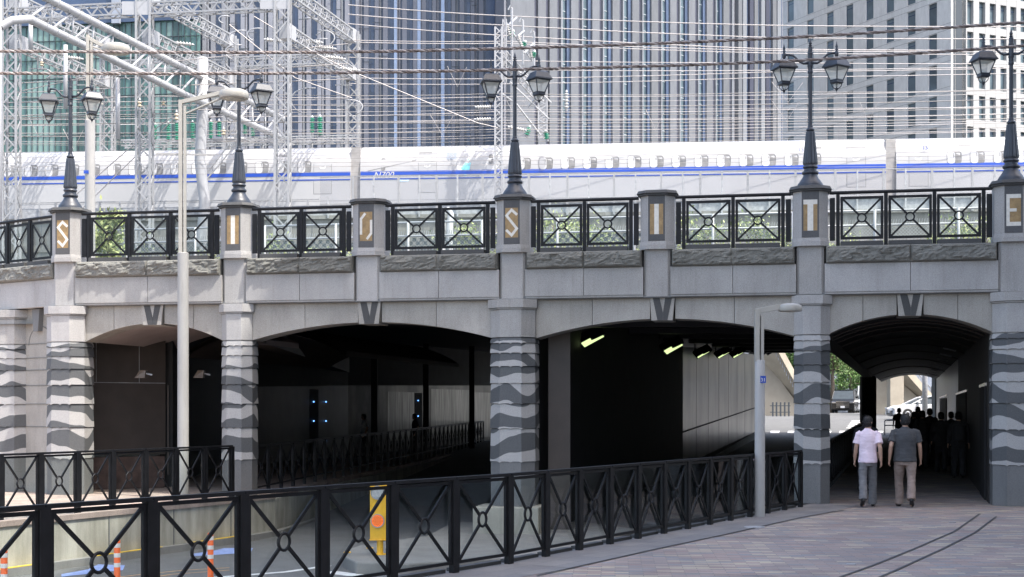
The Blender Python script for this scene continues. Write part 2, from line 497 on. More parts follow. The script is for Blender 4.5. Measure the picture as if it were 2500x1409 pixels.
def leafmat(name, a, b):
    m, nt, bs = newmat(name)
    g = coords(nt)
    n1 = noise_n(nt, g, 3.0, 4)
    nt.links.new(ramp(nt, n1, [(0.3, a), (0.7, b)]), bs.inputs['Base Color'])
    bs.inputs['Roughness'].default_value = 0.6
    bs.inputs['Transmission Weight'].default_value = 0.0
    return m
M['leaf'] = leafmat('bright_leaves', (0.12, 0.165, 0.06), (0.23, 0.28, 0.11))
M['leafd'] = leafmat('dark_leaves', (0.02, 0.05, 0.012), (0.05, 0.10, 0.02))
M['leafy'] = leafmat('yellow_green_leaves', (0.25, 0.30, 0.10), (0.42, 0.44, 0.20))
# ================================================================ SETTING: ground, road, pavements
ALPHA = math.atan(0.199)
BM = Matrix.Translation((0, 29.75, 0)) @ Matrix.Rotation(-ALPHA, 4, 'Z')
def bw(u, v, z=0.0): return BM @ Vector((u, v, z))

def st(o): return tag(o, kind='structure')

g_ = MB(); g_.box(-900, 900, -300, 1500, -3.3, -3.0)
st(g_.build('ground', M['asph']))

def zroad(Y):
    if Y < 30: return -0.85
    if Y < 78: return -0.85 + (Y - 30) / 48 * 1.30
    if Y < 92: return 0.45 + (Y - 78) / 14 * 0.82
    if Y < 124: return 1.27 + (Y - 92) / 32 * 0.36
    return 1.63
def zwalk(Y):
    if Y < 29: return 0.0
    return min(0.45, (Y - 29) / 49 * 0.45)

# one road sheet from in front of the camera, through the underpass to the far junction
ys = [4, 20, 30, 46, 62, 78, 82, 87, 92, 108, 124, 135]
r_ = MB()
vs = []; fs = []
for i, y in enumerate(ys):
    x0, x1 = (-26, 46) if y < 79 else (-60, 110)
    vs += [(x0, y, zroad(y)), (x1, y, zroad(y))]
    if i: fs.append((2 * i - 2, 2 * i - 1, 2 * i + 1, 2 * i))
r_.add(vs, fs)
r_.add([(-60, 79, -2.9), (110, 79, -2.9), (110, 135, -2.9), (-60, 135, -2.9)], [(0, 1, 2, 3)])
st(r_.build('road', M['asph']))

# fence line of the near pavement
FA = Vector((-3.674, 11.553)); FB = Vector((-0.034, 17.31)); FC = Vector((5.38, 27.5))
dAB = (FB - FA).normalized(); dBC = (FC - FB).normalized()
FA0 = FA - dAB * 0.962 * 3
def off(p, d, k): return p + Vector((-d.y, d.x)) * k     # + = to the left (road side)
# near pavement with its edge 0.22 m beyond the fence
pl = [off(FA0, dAB, .2), off(FB, dAB, .2), off(FC, dBC, .2)]
tunL = bw(6.28, 0.3); 
TAX = 0.267
def tl(x0, y0, Y): return Vector((x0 + TAX * (Y - y0), Y))
pv = MB()
polyp = [(p.x, p.y) for p in pl] + [(6.0, 28.9), (9.9, 28.9), (30, 24), (30, -70), (-40, -70), (-14, -8)]
pv.prism(polyp, -1.6, 0.0)
st(pv.build('pavement', [M['brick']]))
# strip inside the pedestrian underpass, rising slightly
pv = MB()
L0 = Vector((6.0, 28.9)); L1 = tl(6.0, 28.9, 79.5); R0 = Vector((9.9, 28.9)); R1 = tl(9.9, 28.9, 79.5)
pv.add([(L0.x, L0.y, 0), (R0.x, R0.y, 0), (R1.x, R1.y, .46), (L1.x, L1.y, .46),
        (L0.x, L0.y, -1), (R0.x, R0.y, -1), (R1.x, R1.y, -1), (L1.x, L1.y, -1)],
       [(0, 1, 2, 3), (4, 7, 6, 5), (0, 4, 5, 1), (1, 5, 6, 2), (2, 6, 7, 3), (3, 7, 4, 0)])
st(pv.build('pavement', M['brick']))
# grey border strip along the fence + drain lines
bd = MB()
q = [off(FA0, dAB, .2), off(FB, dAB, .2), off(FC, dBC, .2), off(FC + dBC * 1.0, dBC, 0.1), off(FC + dBC * 1.0, dBC, -.85), off(FC, dBC, -.85),
     off(FB, dAB, -.85), off(FA0, dAB, -.85)]
bd.add([(p.x, p.y, 0.005) for p in q], [tuple(range(8))])
st(bd.build('pavement_border', M['border']))
dl = MB()
def gline(mb, pts, wd, z=0.01, mi=0):
    P = [gpt(x, y, z) for x, y in pts]
    for a, b in zip(P[:-1], P[1:]):
        d = (b - a).normalized(); n = Vector((-d.y, d.x, 0)) * wd / 2
        mb.add([a - n, b - n, b + n, a + n], [(0, 1, 2, 3)], mi)
gline(dl, [(1310, 1405), (1600, 1340), (1790, 1300), (1960, 1262), (2062, 1245)], 0.035)
gline(dl, [(2040, 1412), (2130, 1380), (2230, 1340), (2330, 1297), (2392, 1254)], 0.035)
gline(dl, [(2110, 1425), (2190, 1390), (2300, 1340), (2380, 1300), (2432, 1261)], 0.035)
gline(dl, [(1700, 1308), (1980, 1313), (2235, 1321)], 0.02)
gline(dl, [(1300, 1381), (1500, 1393), (1900, 1407)], 0.02)
st(dl.build('drain_channels', M['dgran']))
# metal studs and round cover on the pavement
mh = MB(); p = gpt(1842, 1288); mh.lathe([(0.16, 0.0), (0.16, 0.012), (0.13, 0.016)], p.x, p.y, 20)
tag(mh.build('access_cover', M['galvd'], smooth=False), 'small round metal cover in the grey border near the slim lamp post', 'cover')
for (x, y), lb in zip(((2325, 1276), (2232, 1321), (2078, 1379)), ('far', 'middle', 'near')):
    s_ = MB(); p = gpt(x, y); s_.box(p.x - .05, p.x + .05, p.y - .035, p.y + .035, 0, 0.012)
    tag(s_.build('survey_stud', M['galv'], bevel=.003), 'small silver stud set in the brick paving, the ' + {'far': 'one closest to the underpass', 'middle': 'middle one of three', 'near': 'one closest to the camera'}[lb], 'stud', 'metal studs in the paving')

# far-left pavement (raised above the road) -------------------------------------------------
A2 = Vector((-8.35, 24.05)); B2 = Vector((-5.74, 30.2)); d2 = (B2 - A2).normalized()
A2x = A2 - d2 * 12
e0 = off(A2x, d2, -.22); e1 = off(B2, d2, -.22)
fs_ = MB()
far = [(e0.x, e0.y), (e1.x, e1.y), (-5.3, 31.2), (-1.2, 75), (-1.2, 80), (-30, 80), (-30, 12)]
fs_.prism(far, -1.5, 0.0)
st(fs_.build('pavement', M['brick2']))
# retaining wall below it
def line_wall(pts, z0, z1, th, side, name, mat, **k):
    mb = MB()
    for a, b in zip(pts[:-1], pts[1:]): mb.wallz(a, b, z0, z1, th, side)
    return mb
wp = [off(A2x, d2, -.23), off(B2, d2, -.23), Vector((-5.15, 31.2)), Vector((-1.1, 74.5))]
rw = empty('retaining_wall', (wp[1].x, wp[1].y, -0.85), 0, 'stained pale concrete retaining wall between the lower road and the left pavement', 'wall')
mb = line_wall(wp, -1.4, -0.06, 0.14, -1, '', None); mb.build('wall_face', M['conc'], rw)
mb = MB()
for a, b in zip(wp[:2], wp[1:3]):
    mb.wallz(a, b, -0.055, 0.035, 0.17, -1)
mb.build('coping', M['cope'], rw)
mb = MB()
for k in range(9):
    c = wp[1] - d2 * (0.6 + k * 1.9); n = Vector((d2.y, -d2.x)) * .143
    mb.wallz(c + n, c + n + d2 * .018, -1.2, -0.06, 0.012, -1)
mb.build('joint', M['mgran'], rw)
# low kerb foot with yellow dashes
kf = MB()
for a, b in zip(wp[:3], wp[1:]): 
    d = (b - a).normalized(); n = Vector((d.y, -d.x)) * .14
    kf.wallz(a + n, b + n, -1.2, -0.72, 0.16, -1)
st(kf.build('kerb', M['kerb']))
yl = MB()
for t0, t1 in ((0.2, 2.0), (3.0, 4.9), (6.0, 7.9), (9.0, 10.9)):
    a = wp[1] - d2 * t1; b = wp[1] - d2 * t0; n = Vector((d2.y, -d2.x)) * .17
    yl.wallz(a + n, b + n, -0.715, -0.708, 0.11, -1)
st(yl.build('yellow_kerb_marking', M['yline']))

# road markings
rm = MB()
zr = -0.85
gline(rm, [(450, 1416), (700, 1396), (802, 1381)], 0.15, zr + .006)
gline(rm, [(800, 1396), (900, 1408)], 0.32, zr + .006)
st(rm.build('white_road_markings', M['wline']))
rm = MB()
for pts in ([(150, 1402), (215, 1390), (240, 1378), (305, 1380), (300, 1392), (150, 1408)],
            [(470, 1352), (520, 1345), (548, 1338), (618, 1338), (612, 1349), (470, 1358)],
            [(745, 1311), (810, 1302), (822, 1299), (845, 1303), (815, 1311), (760, 1313)]):
    rm.add([gpt(x, y, zr + .006) for x, y in pts], [tuple(range(len(pts)))])
st(rm.build('blue_road_markings', M['bline']))
rm = MB()
gline(rm, [(200, 1420), (330, 1404), (450, 1392), (560, 1386)], 0.05, zr + .006)
gline(rm, [(300, 1420), (420, 1402), (560, 1392)], 0.05, zr + .006)
st(rm.build('orange_road_markings', M['oline']))

# median island
isl = MB()
ip = [gpt(845, 1342, -.65), gpt(838, 1356, -.65), gpt(870, 1372, -.65), gpt(1000, 1375, -.65), gpt(1250, 1360, -.65), gpt(1430, 1338, -.65)]
poly = [(p.x, p.y) for p in ip] + [(2.6, 30.6), (1.6, 32.5), (-1.3, 32.5), (gpt(1040, 1308, -.65).x, gpt(1040, 1308, -.65).y), (gpt(880, 1330, -.65).x, gpt(880, 1330, -.65).y)]
isl.prism(poly, -1.2, -0.65)
st(isl.build('traffic_island', M['kerb'], bevel=.03))

# covered land behind the bridge: street deck and embankment over the underpass
dk = MB()
pts = [bw(-9.6, 0.25), bw(30, 0.25), bw(40, 46), bw(-20, 46), Vector((-40, 75, 0)), Vector((-40, 45, 0)), Vector((-14.4, 35.3, 0))]
dk.prism([(p.x, p.y) for p in pts], 4.72, 4.97)
st(dk.build('upper_street', M['asph']))

# ================================================================ BRIDGE
br = empty('road_bridge', (0, 29.75, 0), -ALPHA, 'grey granite road bridge with arches, banded octagonal columns and lettered pedestals', 'bridge')
U = {'S1': -9.82, 'I1': -5.95, 'O': -3.05, 'S2': 0.0, 'I2': 2.92, 'T': 5.90, 'E': 9.66}
def octa(cu, cv, a, c, rot=0):
    pts = [(-a + c, -a), (a - c, -a), (a, -a + c), (a, a - c), (a - c, a), (-a + c, a), (-a, a - c), (-a, -a + c)]
    cr, sr = math.cos(rot), math.sin(rot)
    return [(cu + x * cr - y * sr, cv + x * sr + y * cr) for x, y in pts]

# --- deck fascia, rock courses, spandrels
spans = [(U['S1'], U['I1']), (U['I1'], U['O']), (U['O'], U['S2']), (U['S2'], U['I2']), (U['I2'], U['T']), (U['T'], U['E'])]
def rock_course(a, b, M_, seed):
    mb = MB(M_)
    n = max(4, int((b - a) / 0.028)); k = 13
    z0, z1 = 4.655, 4.985
    joint = (a + b) / 2
    vs = []
    for j in range(k + 1):
        for i in range(n + 1):
            x = a + (b - a) * i / n; z = z0 + (z1 - z0) * j / k
            edge = min(1.0, min(x - a, b - x, z - z0, z1 - z, ) / 0.03, abs(x - joint) / 0.03)
            edge = max(0.0, edge)
            p = Vector((x * 3.2 + seed * 17, z * 6.5 - x * 1.5, seed * 3.1))
            h = noise.noise(p) * 0.5 + abs(noise.noise(p * 2.1)) * 0.45 + noise.noise(p * 4.6) * 0.16
            cell = noise.cell(Vector((x * 5 + z * 3.7 + seed, z * 11, seed)))
            vs.append((x, -0.03 - edge * (0.055 + 0.085 * h + 0.018 * cell), z))
    fs = []
    for j in range(k):
        for i in range(n):
            q0 = j * (n + 1) + i
            fs.append((q0, q0 + 1, q0 + n + 2, q0 + n + 1))
    mb.add(vs, fs)
    mb.box(a, b, -0.028, 0.3, z0, z1)
    return mb
pw = 0.32
for i, (a, b) in enumerate(spans):
    mb = MB(BM)
    x0, x1 = a + pw - .05, b - pw + .05
    mid = (x0 + x1) / 2
    mb.box(x0, mid - .004, 0, .35, 4.10, 4.65); mb.box(mid + .004, x1, 0, .35, 4.10, 4.65)
    mb.box(x0, x1, .02, .34, 4.06, 4.1)
    mb.build('fascia_panel', M['gran'], br, bevel=.006)
    rock_course(x0 + .03, x1 - .03, BM, i + 1).build('rock_course', M['rock'], br)
mb = MB(BM); mb.box(-9.9, 10.6, 0.05, 0.6, 4.045, 4.10); mb.box(-9.9, 10.6, 0.36, 0.7, 4.1, 4.96)
mb.build('deck_edge', M['mgran'], br)

cols = {'S1': (U['S1'], .44), 'I1': (-5.93, .34), 'S2': (0.0, .46), 'T': (5.93, .345), 'E': (9.74, .45)}
def column(cu, cv, a, zb, key, seed):
    c = a * 0.52
    mb = MB(BM)
    mb.prism(octa(cu, cv, a + .045, c), 3.87, 4.04)
    mb.prism(octa(cu, cv, a + .02, c), 3.84, 3.866)
    mb.prism(octa(cu, cv, a, c), 3.28, 3.836)
    o = mb.build('column', M['gran'], br, bevel=.006)
    zs = [3.28, 3.17, 2.97, 2.70, 2.36, 1.95, 1.45, 0.78]
    for k in range(len(zs) - 1):
        mb = MB(BM)
        t = zs[k] - .004; bz = zs[k + 1]
        mb.prism(octa(cu, cv, a + .008, c), bz, t - .02, poly2=octa(cu, cv, a - .006, c))
        mb.prism(octa(cu, cv, a - .02, c), t - .021, t)
        # little hanging teeth under the block
        for (sx, kk) in ((-1, .62), (0, .0), (1, .62)):
            xx = cu + sx * (a - c) * 1.0
            mb.slab([(xx - .05, bz + .002), (xx + .05, bz + .002), (xx, bz - .022)], cv - a - .014, cv - a + .02)
        mb.build('banded_block', M['band'], o)
    mb = MB(BM)
    mb.prism(octa(cu, cv, a - .005, c), zb, 0.775)
    mb.build('column_foot', M['mgran'], o, bevel=.006)
    for k in range(6):
        pass
    return o
for i, (key, (cu, a)) in enumerate(cols.items()):
    zb = -0.12 if key == 'S2' else 0.0
    column(cu, 0.30, a, zb, key, i)

# spandrel arches
arch = [('S1', 'I1', 3.28, 3.66), ('I1', 'S2', 3.28, 3.63), ('S2', 'T', 3.26, 3.63), ('T', 'E', 3.30, 3.66)]
def arcz(u, a, b, zs_, zc):
    m_ = (a + b) / 2; h = (b - a) / 2
    s_ = zc - zs_; Rr = (h * h + s_ * s_) / (2 * s_)
    return zc - Rr + math.sqrt(max(0, Rr * Rr - (u - m_) ** 2))
for (k0, k1, zs_, zc) in arch:
    a = cols[k0][0] + cols[k0][1] - .01; b = cols[k1][0] - cols[k1][1] + .01
    m_ = (a + b) / 2
    for half, (p0, p1) in enumerate(((a, m_ - .25), (m_ + .25, b))):
        jn = (p0 + p1) / 2
        for (q0, q1) in ((p0, jn - .004), (jn + .004, p1)):
            n = 12
            us = [q0 + (q1 - q0) * i / n for i in range(n + 1)]
            pg = [(u, arcz(u, a, b, zs_, zc)) for u in us] + [(q1, 4.045), (q0, 4.045)]
            mb = MB(BM); mb.slab(pg, 0.16, 0.75)
            mb.build('spandrel_panel', M['gran2'], br, bevel=.005)
    # keystone with a dark V
    mb = MB(BM)
    kz = arcz(m_, a, b, zs_, zc) - .035
    mb.slab([(m_ - .22, kz), (m_ + .20, kz), (m_ + .245, 4.042), (m_ - .245, 4.042)], 0.10, 0.8)
    ks = mb.build('keystone', M['gran2'], br)
    mb = MB(BM)
    mb.slab([(m_ - .19, 4.04), (m_ - .055, 4.04), (m_ + .01, kz + .16), (m_ + .01, kz + .002), (m_ - .10, kz + .002)], 0.094, 0.12)
    mb.slab([(m_ + .19, 4.04), (m_ + .055, 4.04), (m_ + .012, kz + .16), (m_ + .012, kz + .002), (m_ + .10, kz + .002)], 0.094, 0.12)
    mb.build('dark_v_inlay', M['dgran'], ks)

# pedestals and pilasters
def stroke(mb, pts, wd, y0, y1, mi=0):
    """mitred band through points (x,z)"""
    P = [Vector(p) for p in pts]; n = len(P); Lf = []; Rt = []
    for i, p in enumerate(P):
        if i == 0: d = (P[1] - P[0]).normalized(); nn = Vector((-d.y, d.x)); k = 1
        elif i == n - 1: d = (P[-1] - P[-2]).normalized(); nn = Vector((-d.y, d.x)); k = 1
        else:
            d0 = (P[i] - P[i - 1]).normalized(); d1 = (P[i + 1] - P[i]).normalized()
            n0 = Vector((-d0.y, d0.x)); n1 = Vector((-d1.y, d1.x)); nn = (n0 + n1).normalized(); k = 1 / max(.45, nn.dot(n0))
        Lf.append(p + nn * wd / 2 * k); Rt.append(p - nn * wd / 2 * k)
    for i in range(n - 1):
        mb.slab([tuple(Lf[i]), tuple(Rt[i]), tuple(Rt[i + 1]), tuple(Lf[i + 1])], y0, y1, mi)
def pedestal(name_, letter, u, Mx, parent, v=0.30, lz=5.29, hh=.60):
    mb = MB(Mx)
    a = .36; c = .165
    mb.prism(octa(u, v, .262, .05), 4.062, 5.0)            # pilaster
    mb.build('pilaster', M['gran'], parent, bevel=.006)
    # splayed foot
    mb = MB(Mx)
    mb.prism(octa(u, v, .355, c), 4.995, 5.07)
    mb.prism(octa(u, v, .355, c), 5.07, 5.15, poly2=octa(u, v, .345, c))
    mb.prism(octa(u, v, .335, c), 5.149, 6.06)
    ped = mb.build('pedestal', M['gran'], parent, bevel=.006)
    tag(ped, 'octagonal granite pedestal with inlaid letter ' + letter)
    mb = MB(Mx)
    mb.prism(octa(u, v, .375, c), 6.06, 6.10); mb.prism(octa(u, v, .41, c + .02), 6.10, 6.165, poly2=octa(u, v, .375, c))
    mb.build('cap', M['dgran'], ped, bevel=.006)
    # dark front frame with recess
    mb = MB(Mx)
    y0 = v - .339; w_ = .165; pw_ = .132
    z0, z1 = lz, lz + hh
    mb.box(u - w_, u + w_, y0 - .004, y0 + .01, z1, 6.055); mb.box(u - w_, u + w_, y0 - .004, y0 + .01, 5.16, z0)
    mb.box(u - w_, u - pw_, y0 - .004, y0 + .01, z0, z1); mb.box(u + pw_, u + w_, y0 - .004, y0 + .01, z0, z1)
    mb.build('dark_frame', M['pgran'], ped)
    mb = MB(Mx)
    mb.box(u - pw_, u + pw_, y0 - .0005, y0 + .01, z0, z1)
    yA, yB = y0 - .005, y0 - .0008
    def mp(pts): return [(u + x * pw_ , z0 + z * hh) for x, z in pts]
    if letter == 'I': mb.box(u - .045, u + .045, yA, yB, z0 + .001, z1 - .001, 1)
    elif letter == 'T':
        mb.box(u - pw_, u + pw_, yA, yB, z1 - .09, z1, 1); mb.box(u - .055, u + .055, yA, yB, z0, z1 - .0905, 1)
    elif letter == 'S':
        stroke(mb, mp([(.85, .76), (0, .93), (-.80, .74), (.80, .30), (0, .08), (-.85, .26)]), .052, yA, yB, 1)
    elif letter == 'O':
        stroke(mb, mp([(-.82, .22), (-.82, .76), (-.12, .95)]), .05, yA, yB, 1)
        stroke(mb, mp([(.82, .72), (.82, .26), (.12, .06)]), .05, yA, yB, 1)
    elif letter == 'E':
        mb.box(u - pw_, u - pw_ + .06, yA, yB, z0, z1, 1); mb.box(u - pw_ + .061, u + pw_, yA, yB, z1 - .075, z1, 1)
        mb.box(u - pw_ + .061, u + pw_, yA, yB, z0, z0 + .075, 1); mb.box(u - pw_ + .061, u + pw_ * .4, yA, yB, z0 + .27, z0 + .33, 1)
    mb.build('letter_panel', [M['brown'], M['wstone']], ped)
    return ped
for key, L_ in (('S1', 'S'), ('I1', 'I'), ('O', 'O'), ('S2', 'S'), ('I2', 'I'), ('T', 'T'), ('E', 'E')):
    pedestal('p', L_, U[key], BM, br)

# left return of the bridge (turns away at the corner)
C1 = bw(U['S1'], 0)
cdir = Vector((-0.80, 0.60, 0))
CM = Matrix.Translation((C1.x, C1.y, 0)) @ Matrix.Rotation(math.atan2(cdir.y, cdir.x) - math.pi, 4, 'Z')
# in this frame local x runs towards the corner (negative = away to the left), y = away from the viewer
mb = MB(CM)
mb.box(-8, -.30, 0, .35, 4.06, 4.65)
mb.build('fascia_panel', M['gran'], br, bevel=.006)
rock_course(-3.4, -.33, CM, 9).build('rock_course', M['rock'], br)
mb = MB(CM); mb.box(-8, -3.4, -.08, .3, 4.655, 4.985); mb.box(-8, 0, .36, .8, 4.06, 4.96)
mb.build('deck_edge', M['mgran'], br)
# solid curved wall below with a blind arch and narrow keystone
mb = MB(CM)
n = 14
pts = []
for i in range(n + 1):
    t = i / n; x = -7.5 + 7.4 * t
    pts.append((x, 0.24 + 0.0 * math.sin(t * math.pi)))
pts2 = [(x, y + .6) for x, y in pts][::-1]
mb.prism(pts + pts2, 0.0, 4.05)
o = mb.build('return_wall', M['gran2'], br)
mb = MB(CM)
for z in (3.28, 2.97, 2.70, 2.36, 1.95, 1.45): mb.box(-2.0, -.4, .225, .25, z - .006, z + .006)
mb.tube([(-1.15 + .42 * math.cos(t), .235, 3.25 + .42 * math.sin(t)) for t in [math.pi * k / 12 for k in range(13)]], .008, 6)
mb.build('blind_arch_joints', M['mgran'], o)
mb = MB(CM); mb.slab([(-1.24, 3.55), (-1.08, 3.55), (-1.02, 4.04), (-1.30, 4.04)], .12, .3)
mb.build('keystone', M['mgran'], br)
cols2 = CM @ Vector((-2.15, .3, 0))
loc = BM.inverted() @ cols2
column(loc.x, loc.y, .44, 0.0, 'L', 7)

# ---------------------------------------------------------------- bridge railings
def ring(mb, c, r, t, ax, up, n=18, m6=6, mi=0):
    c = Vector(c); ax = Vector(ax); up = Vector(up)
    mb.tube([c + ax * r * math.cos(2 * math.pi * k / n) + up * r * math.sin(2 * math.pi * k / n) for k in range(n)], t, m6, mi, closed=True)

def xpanel(mb, p0, p1, z0, z1, t=.05, th=.04, rr=.14, bt=.035, rt=.018):
    """frame, diagonals and ring between two plan points (z0,z1 may be pairs)"""
    a0 = Vector((p0[0], p0[1], z0)); a1 = Vector((p0[0], p0[1], z1)); b0 = Vector((p1[0], p1[1], z0)); b1 = Vector((p1[0], p1[1], z1))
    d = (b0 - a0).normalized(); h = t / 2
    Z = Vector((0, 0, 1)); nn = d.cross(Z)
    mb.bar(a0 + Z * h, b0 + Z * h, th, t); mb.bar(a1 - Z * h, b1 - Z * h, th, t)
    mb.bar(a0 + d * h + Z * t, a1 + d * h - Z * t, t, th, up=nn); mb.bar(b0 - d * h + Z * t, b1 - d * h - Z * t, t, th, up=nn)
    c = (a0 + b1) / 2
    for p in (a0 + d * t + Z * t, b0 - d * t + Z * t, a1 + d * t - Z * t, b1 - d * t - Z * t):
        e = (c - p); e = e.normalized()
        mb.bar(p, c - e * rr, th * .6, bt, up=nn.cross(e))
    ring(mb, c, rr, rt, d, Z)
    return c

def bridge_rail(a, b, npan, Mx, label, v=.12, ends=(1, 1)):
    c = Mx @ Vector(((a + b) / 2, v, 4.98))
    rt = empty('bridge_railing', c, 0, label, 'railing', 'railings between the bridge pedestals')
    mb = MB(Mx); mb.tube([(a, v, 6.03), (b, v, 6.03)], .033, 10); mb.build('handrail', M['blackm'], rt, smooth=True, auto=True)
    ep = .10
    for k, (x0, x1) in enumerate(((a, a + ep), (b - ep, b))):
        if not ends[k]: continue
        mb = MB(Mx); mb.box(x0, x1, v - .02, v + .02, 5.10, 5.93); mb.build('end_plate', M['blackm'], rt, bevel=.004)
    xa = a + (ep + .02 if ends[0] else 0); xb = b - (ep + .02 if ends[1] else 0)
    pt = .07
    L = xb - xa; w_ = (L - pt * (npan + 1)) / npan
    for i in range(npan + 1):
        x = xa + i * (w_ + pt)
        mb = MB(Mx); mb.box(x, x + pt, v - .035, v + .035, 4.98, 6.0); mb.build('post', M['blackm'], rt, bevel=.005)
    for i in range(npan):
        x = xa + pt + i * (w_ + pt) + .012
        mb = MB(Mx)
        xpanel(mb, (x, v), (x + w_ - .024, v), 5.12, 5.95, .05, .035, .08, .036, .015)
        o = mb.build('panel', M['blackm'], rt)
        g2 = MB(Mx); g2.box(x + .05, x + w_ - .074, v + .022, v + .028, 5.17, 5.90); g2.build('glass_pane', M['glass'], o)
        mb = MB(Mx); mb.box(x - .0, x + w_ - .03, v - .12, v + .06, 4.985, 5.075); mb.build('kerb_block', M['dgran'], rt, bevel=.006)
    return rt
pe = .37
names = [('S1', 'I1', 3, 'sunlit black railing of three crossed panels between the leftmost letter S and the letter I'),
         ('I1', 'O', 2, 'black two-panel railing between the left letter I and the letter O'),
         ('O', 'S2', 2, 'black two-panel railing between the letter O and the middle letter S'),
         ('S2', 'I2', 2, 'black two-panel railing between the middle letter S and the right letter I'),
         ('I2', 'T', 2, 'black two-panel railing between the right letter I and the letter T'),
         ('T', 'E', 3, 'black three-panel railing right of the letter T')]
for a, b, n, lb in names:
    bridge_rail(U[a] + pe, U[b] - pe, n, BM, lb)
bridge_rail(-6.4, -.36, 7, CM, 'black railing of narrow looking panels turning away at the left corner of the bridge', ends=(0, 1))

# ================================================================ UNDERPASS
up_ = empty('underpass', (3, 31, 0), 0, 'dark underpass with metal clad walls running beneath the bridge and the railway', 'underpass')
# road ceiling (rises), left part and right part
def sheet(pts, name, mat):
    mb = MB(); mb.add(pts, [tuple(range(len(pts)))]); return mb.build(name, mat, up_)
c0 = [bw(-12, .7), bw(12, .7)]
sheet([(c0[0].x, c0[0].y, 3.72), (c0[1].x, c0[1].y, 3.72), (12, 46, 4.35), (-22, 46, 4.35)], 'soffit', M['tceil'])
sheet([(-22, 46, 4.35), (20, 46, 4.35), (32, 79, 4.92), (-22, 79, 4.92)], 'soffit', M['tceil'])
# soffit beams across
for Y in (34, 39, 44, 50, 56, 63, 70):
    z = 3.8 + (Y - 30) * .023
    mb = MB(); mb.box(.7 + TAX * (Y - 30), 5.6 + TAX * (Y - 28), Y, Y + .45, z - .16, z + .4); mb.build('cross_beam', M['tceil'], up_)
# brown panelled wall behind the left arch
def P2(x, Y): return Vector(((x - 1250) / F * Y, Y))
a_ = P2(150, 33.3); b_ = P2(404, 34.6)
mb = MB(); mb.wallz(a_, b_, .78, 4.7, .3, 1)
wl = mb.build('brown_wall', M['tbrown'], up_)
mb = MB()
mb.wallz(a_ + Vector((0, -.05)), b_ + Vector((0, -.05)), 0, .74, .3, 1); mb.build('rough_brick_dado', M['rbrick'], up_, bevel=.02)
mb = MB()
for x, zz in ((235, (2.45, 4.0)), (340, (2.45, 4.0))):
    p = P2(x, 33.3 + (x - 150) / 254 * 1.3 - .012); mb.box(p.x - .006, p.x + .006, p.y - .004, p.y + .004, zz[0], zz[1])
p0 = a_ + Vector((0, -.012)); p1 = b_ + Vector((0, -.012)); mb.wallz(p0, p1, 2.44, 2.455, .01, 1)
mb.build('panel_joint', M['galvd'], wl)
mb = MB(); q = b_ + Vector((.05, .0)); mb.box(q.x, q.x + .03, q.y - .03, q.y, .3, 2.4); mb.build('door_edge_strip', M['tbrown'], wl)
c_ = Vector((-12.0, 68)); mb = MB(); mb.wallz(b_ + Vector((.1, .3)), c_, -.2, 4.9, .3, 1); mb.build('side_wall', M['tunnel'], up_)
# far metal-clad wall of the left road
f0 = P2(630, 49); f1 = P2(850, 60); f2 = P2(1330, 80.7)
mb = MB(); mb.wallz(f0, f1, 0, 2.62, .3, 1, z1b=2.85); mb.build('shade_toned_wall', M['sheen_shade'], up_); mb = MB(); mb.wallz(f1, f2, 0, 2.85, .3, 1, z1b=3.2)
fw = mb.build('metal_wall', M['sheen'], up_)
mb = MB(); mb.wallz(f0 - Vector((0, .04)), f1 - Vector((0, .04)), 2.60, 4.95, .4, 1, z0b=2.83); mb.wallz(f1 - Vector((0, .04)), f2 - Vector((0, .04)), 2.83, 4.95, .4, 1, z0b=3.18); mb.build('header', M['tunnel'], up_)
def onf(x, a=f1, b=f2, dy=-.02):
    t = ((x - 1250) / F); den = (b.x - a.x) - t * (b.y - a.y); s_ = (t * a.y - a.x) / den
    return a + (b - a) * s_ + Vector((0, dy))
def wpanel(x0, x1, z0, z1, mat, name, a=f1, b=f2, dy=-.03, parent=None):
    mb = MB(); mb.wallz(onf(x0, a, b, dy), onf(x1, a, b, dy), z0, z1, .02, 1); return mb.build(name, mat, parent or fw)
wpanel(946, 1030, .5, 2.62, M['steelw'], 'reflection_panel'); wpanel(1052, 1145, .5, 2.8, M['steelw'], 'reflection_panel', dy=-.028); wpanel(1158, 1200, .5, 2.7, M['steelw'], 'reflection_panel')  # lighter steel stands in for exit light mirrored on this wall
wpanel(1013, 1031, .5, 2.6, M['tunnel'], 'recess_shade_panel', dy=-.06); wpanel(757, 778, .2, 2.6, M['tunnel'], 'recess_shade_panel', f0, f1, -.06)  # flat dark panels stand in for the shade inside recesses
def led(x, y, Y, parent=fw, r=.035):
    p = at(x, y, Y); mb = MB(); mb.lathe([(.001, -r), (r * .8, -r * .5), (r, 0), (r * .8, r * .5), (.001, r)], 0, 0, 8); mb.M = None
    mb2 = MB(Matrix.Translation(p)); mb2.lathe([(.001, -r), (r * .8, -r * .5), (r, 0), (r * .8, r * .5), (.001, r)], 0, 0, 8)
    return mb2.build('blue_indicator', M['led_b'], parent)
for x, y, dY in ((796, 981, 0), (796, 1028, 0), (796, 1076, 0), (766, 981, 0), (766, 1028, 0), (1021, 978, 1), (1021, 1016, 1)):
    q_ = onf(x) if dY else onf(x, f0, f1)
    led(x, y, q_.y - .15, fw, .03)
# columns on the left road (slim)
for x, Y in ((914, 58), (1040, 62), (1152, 66)):
    p = P2(x, Y); mb = MB(); mb.box(p.x - .12, p.x + .12, p.y - .12, p.y + .12, -.2, 4.9); mb.build('slim_column', M['tunnel'], up_)
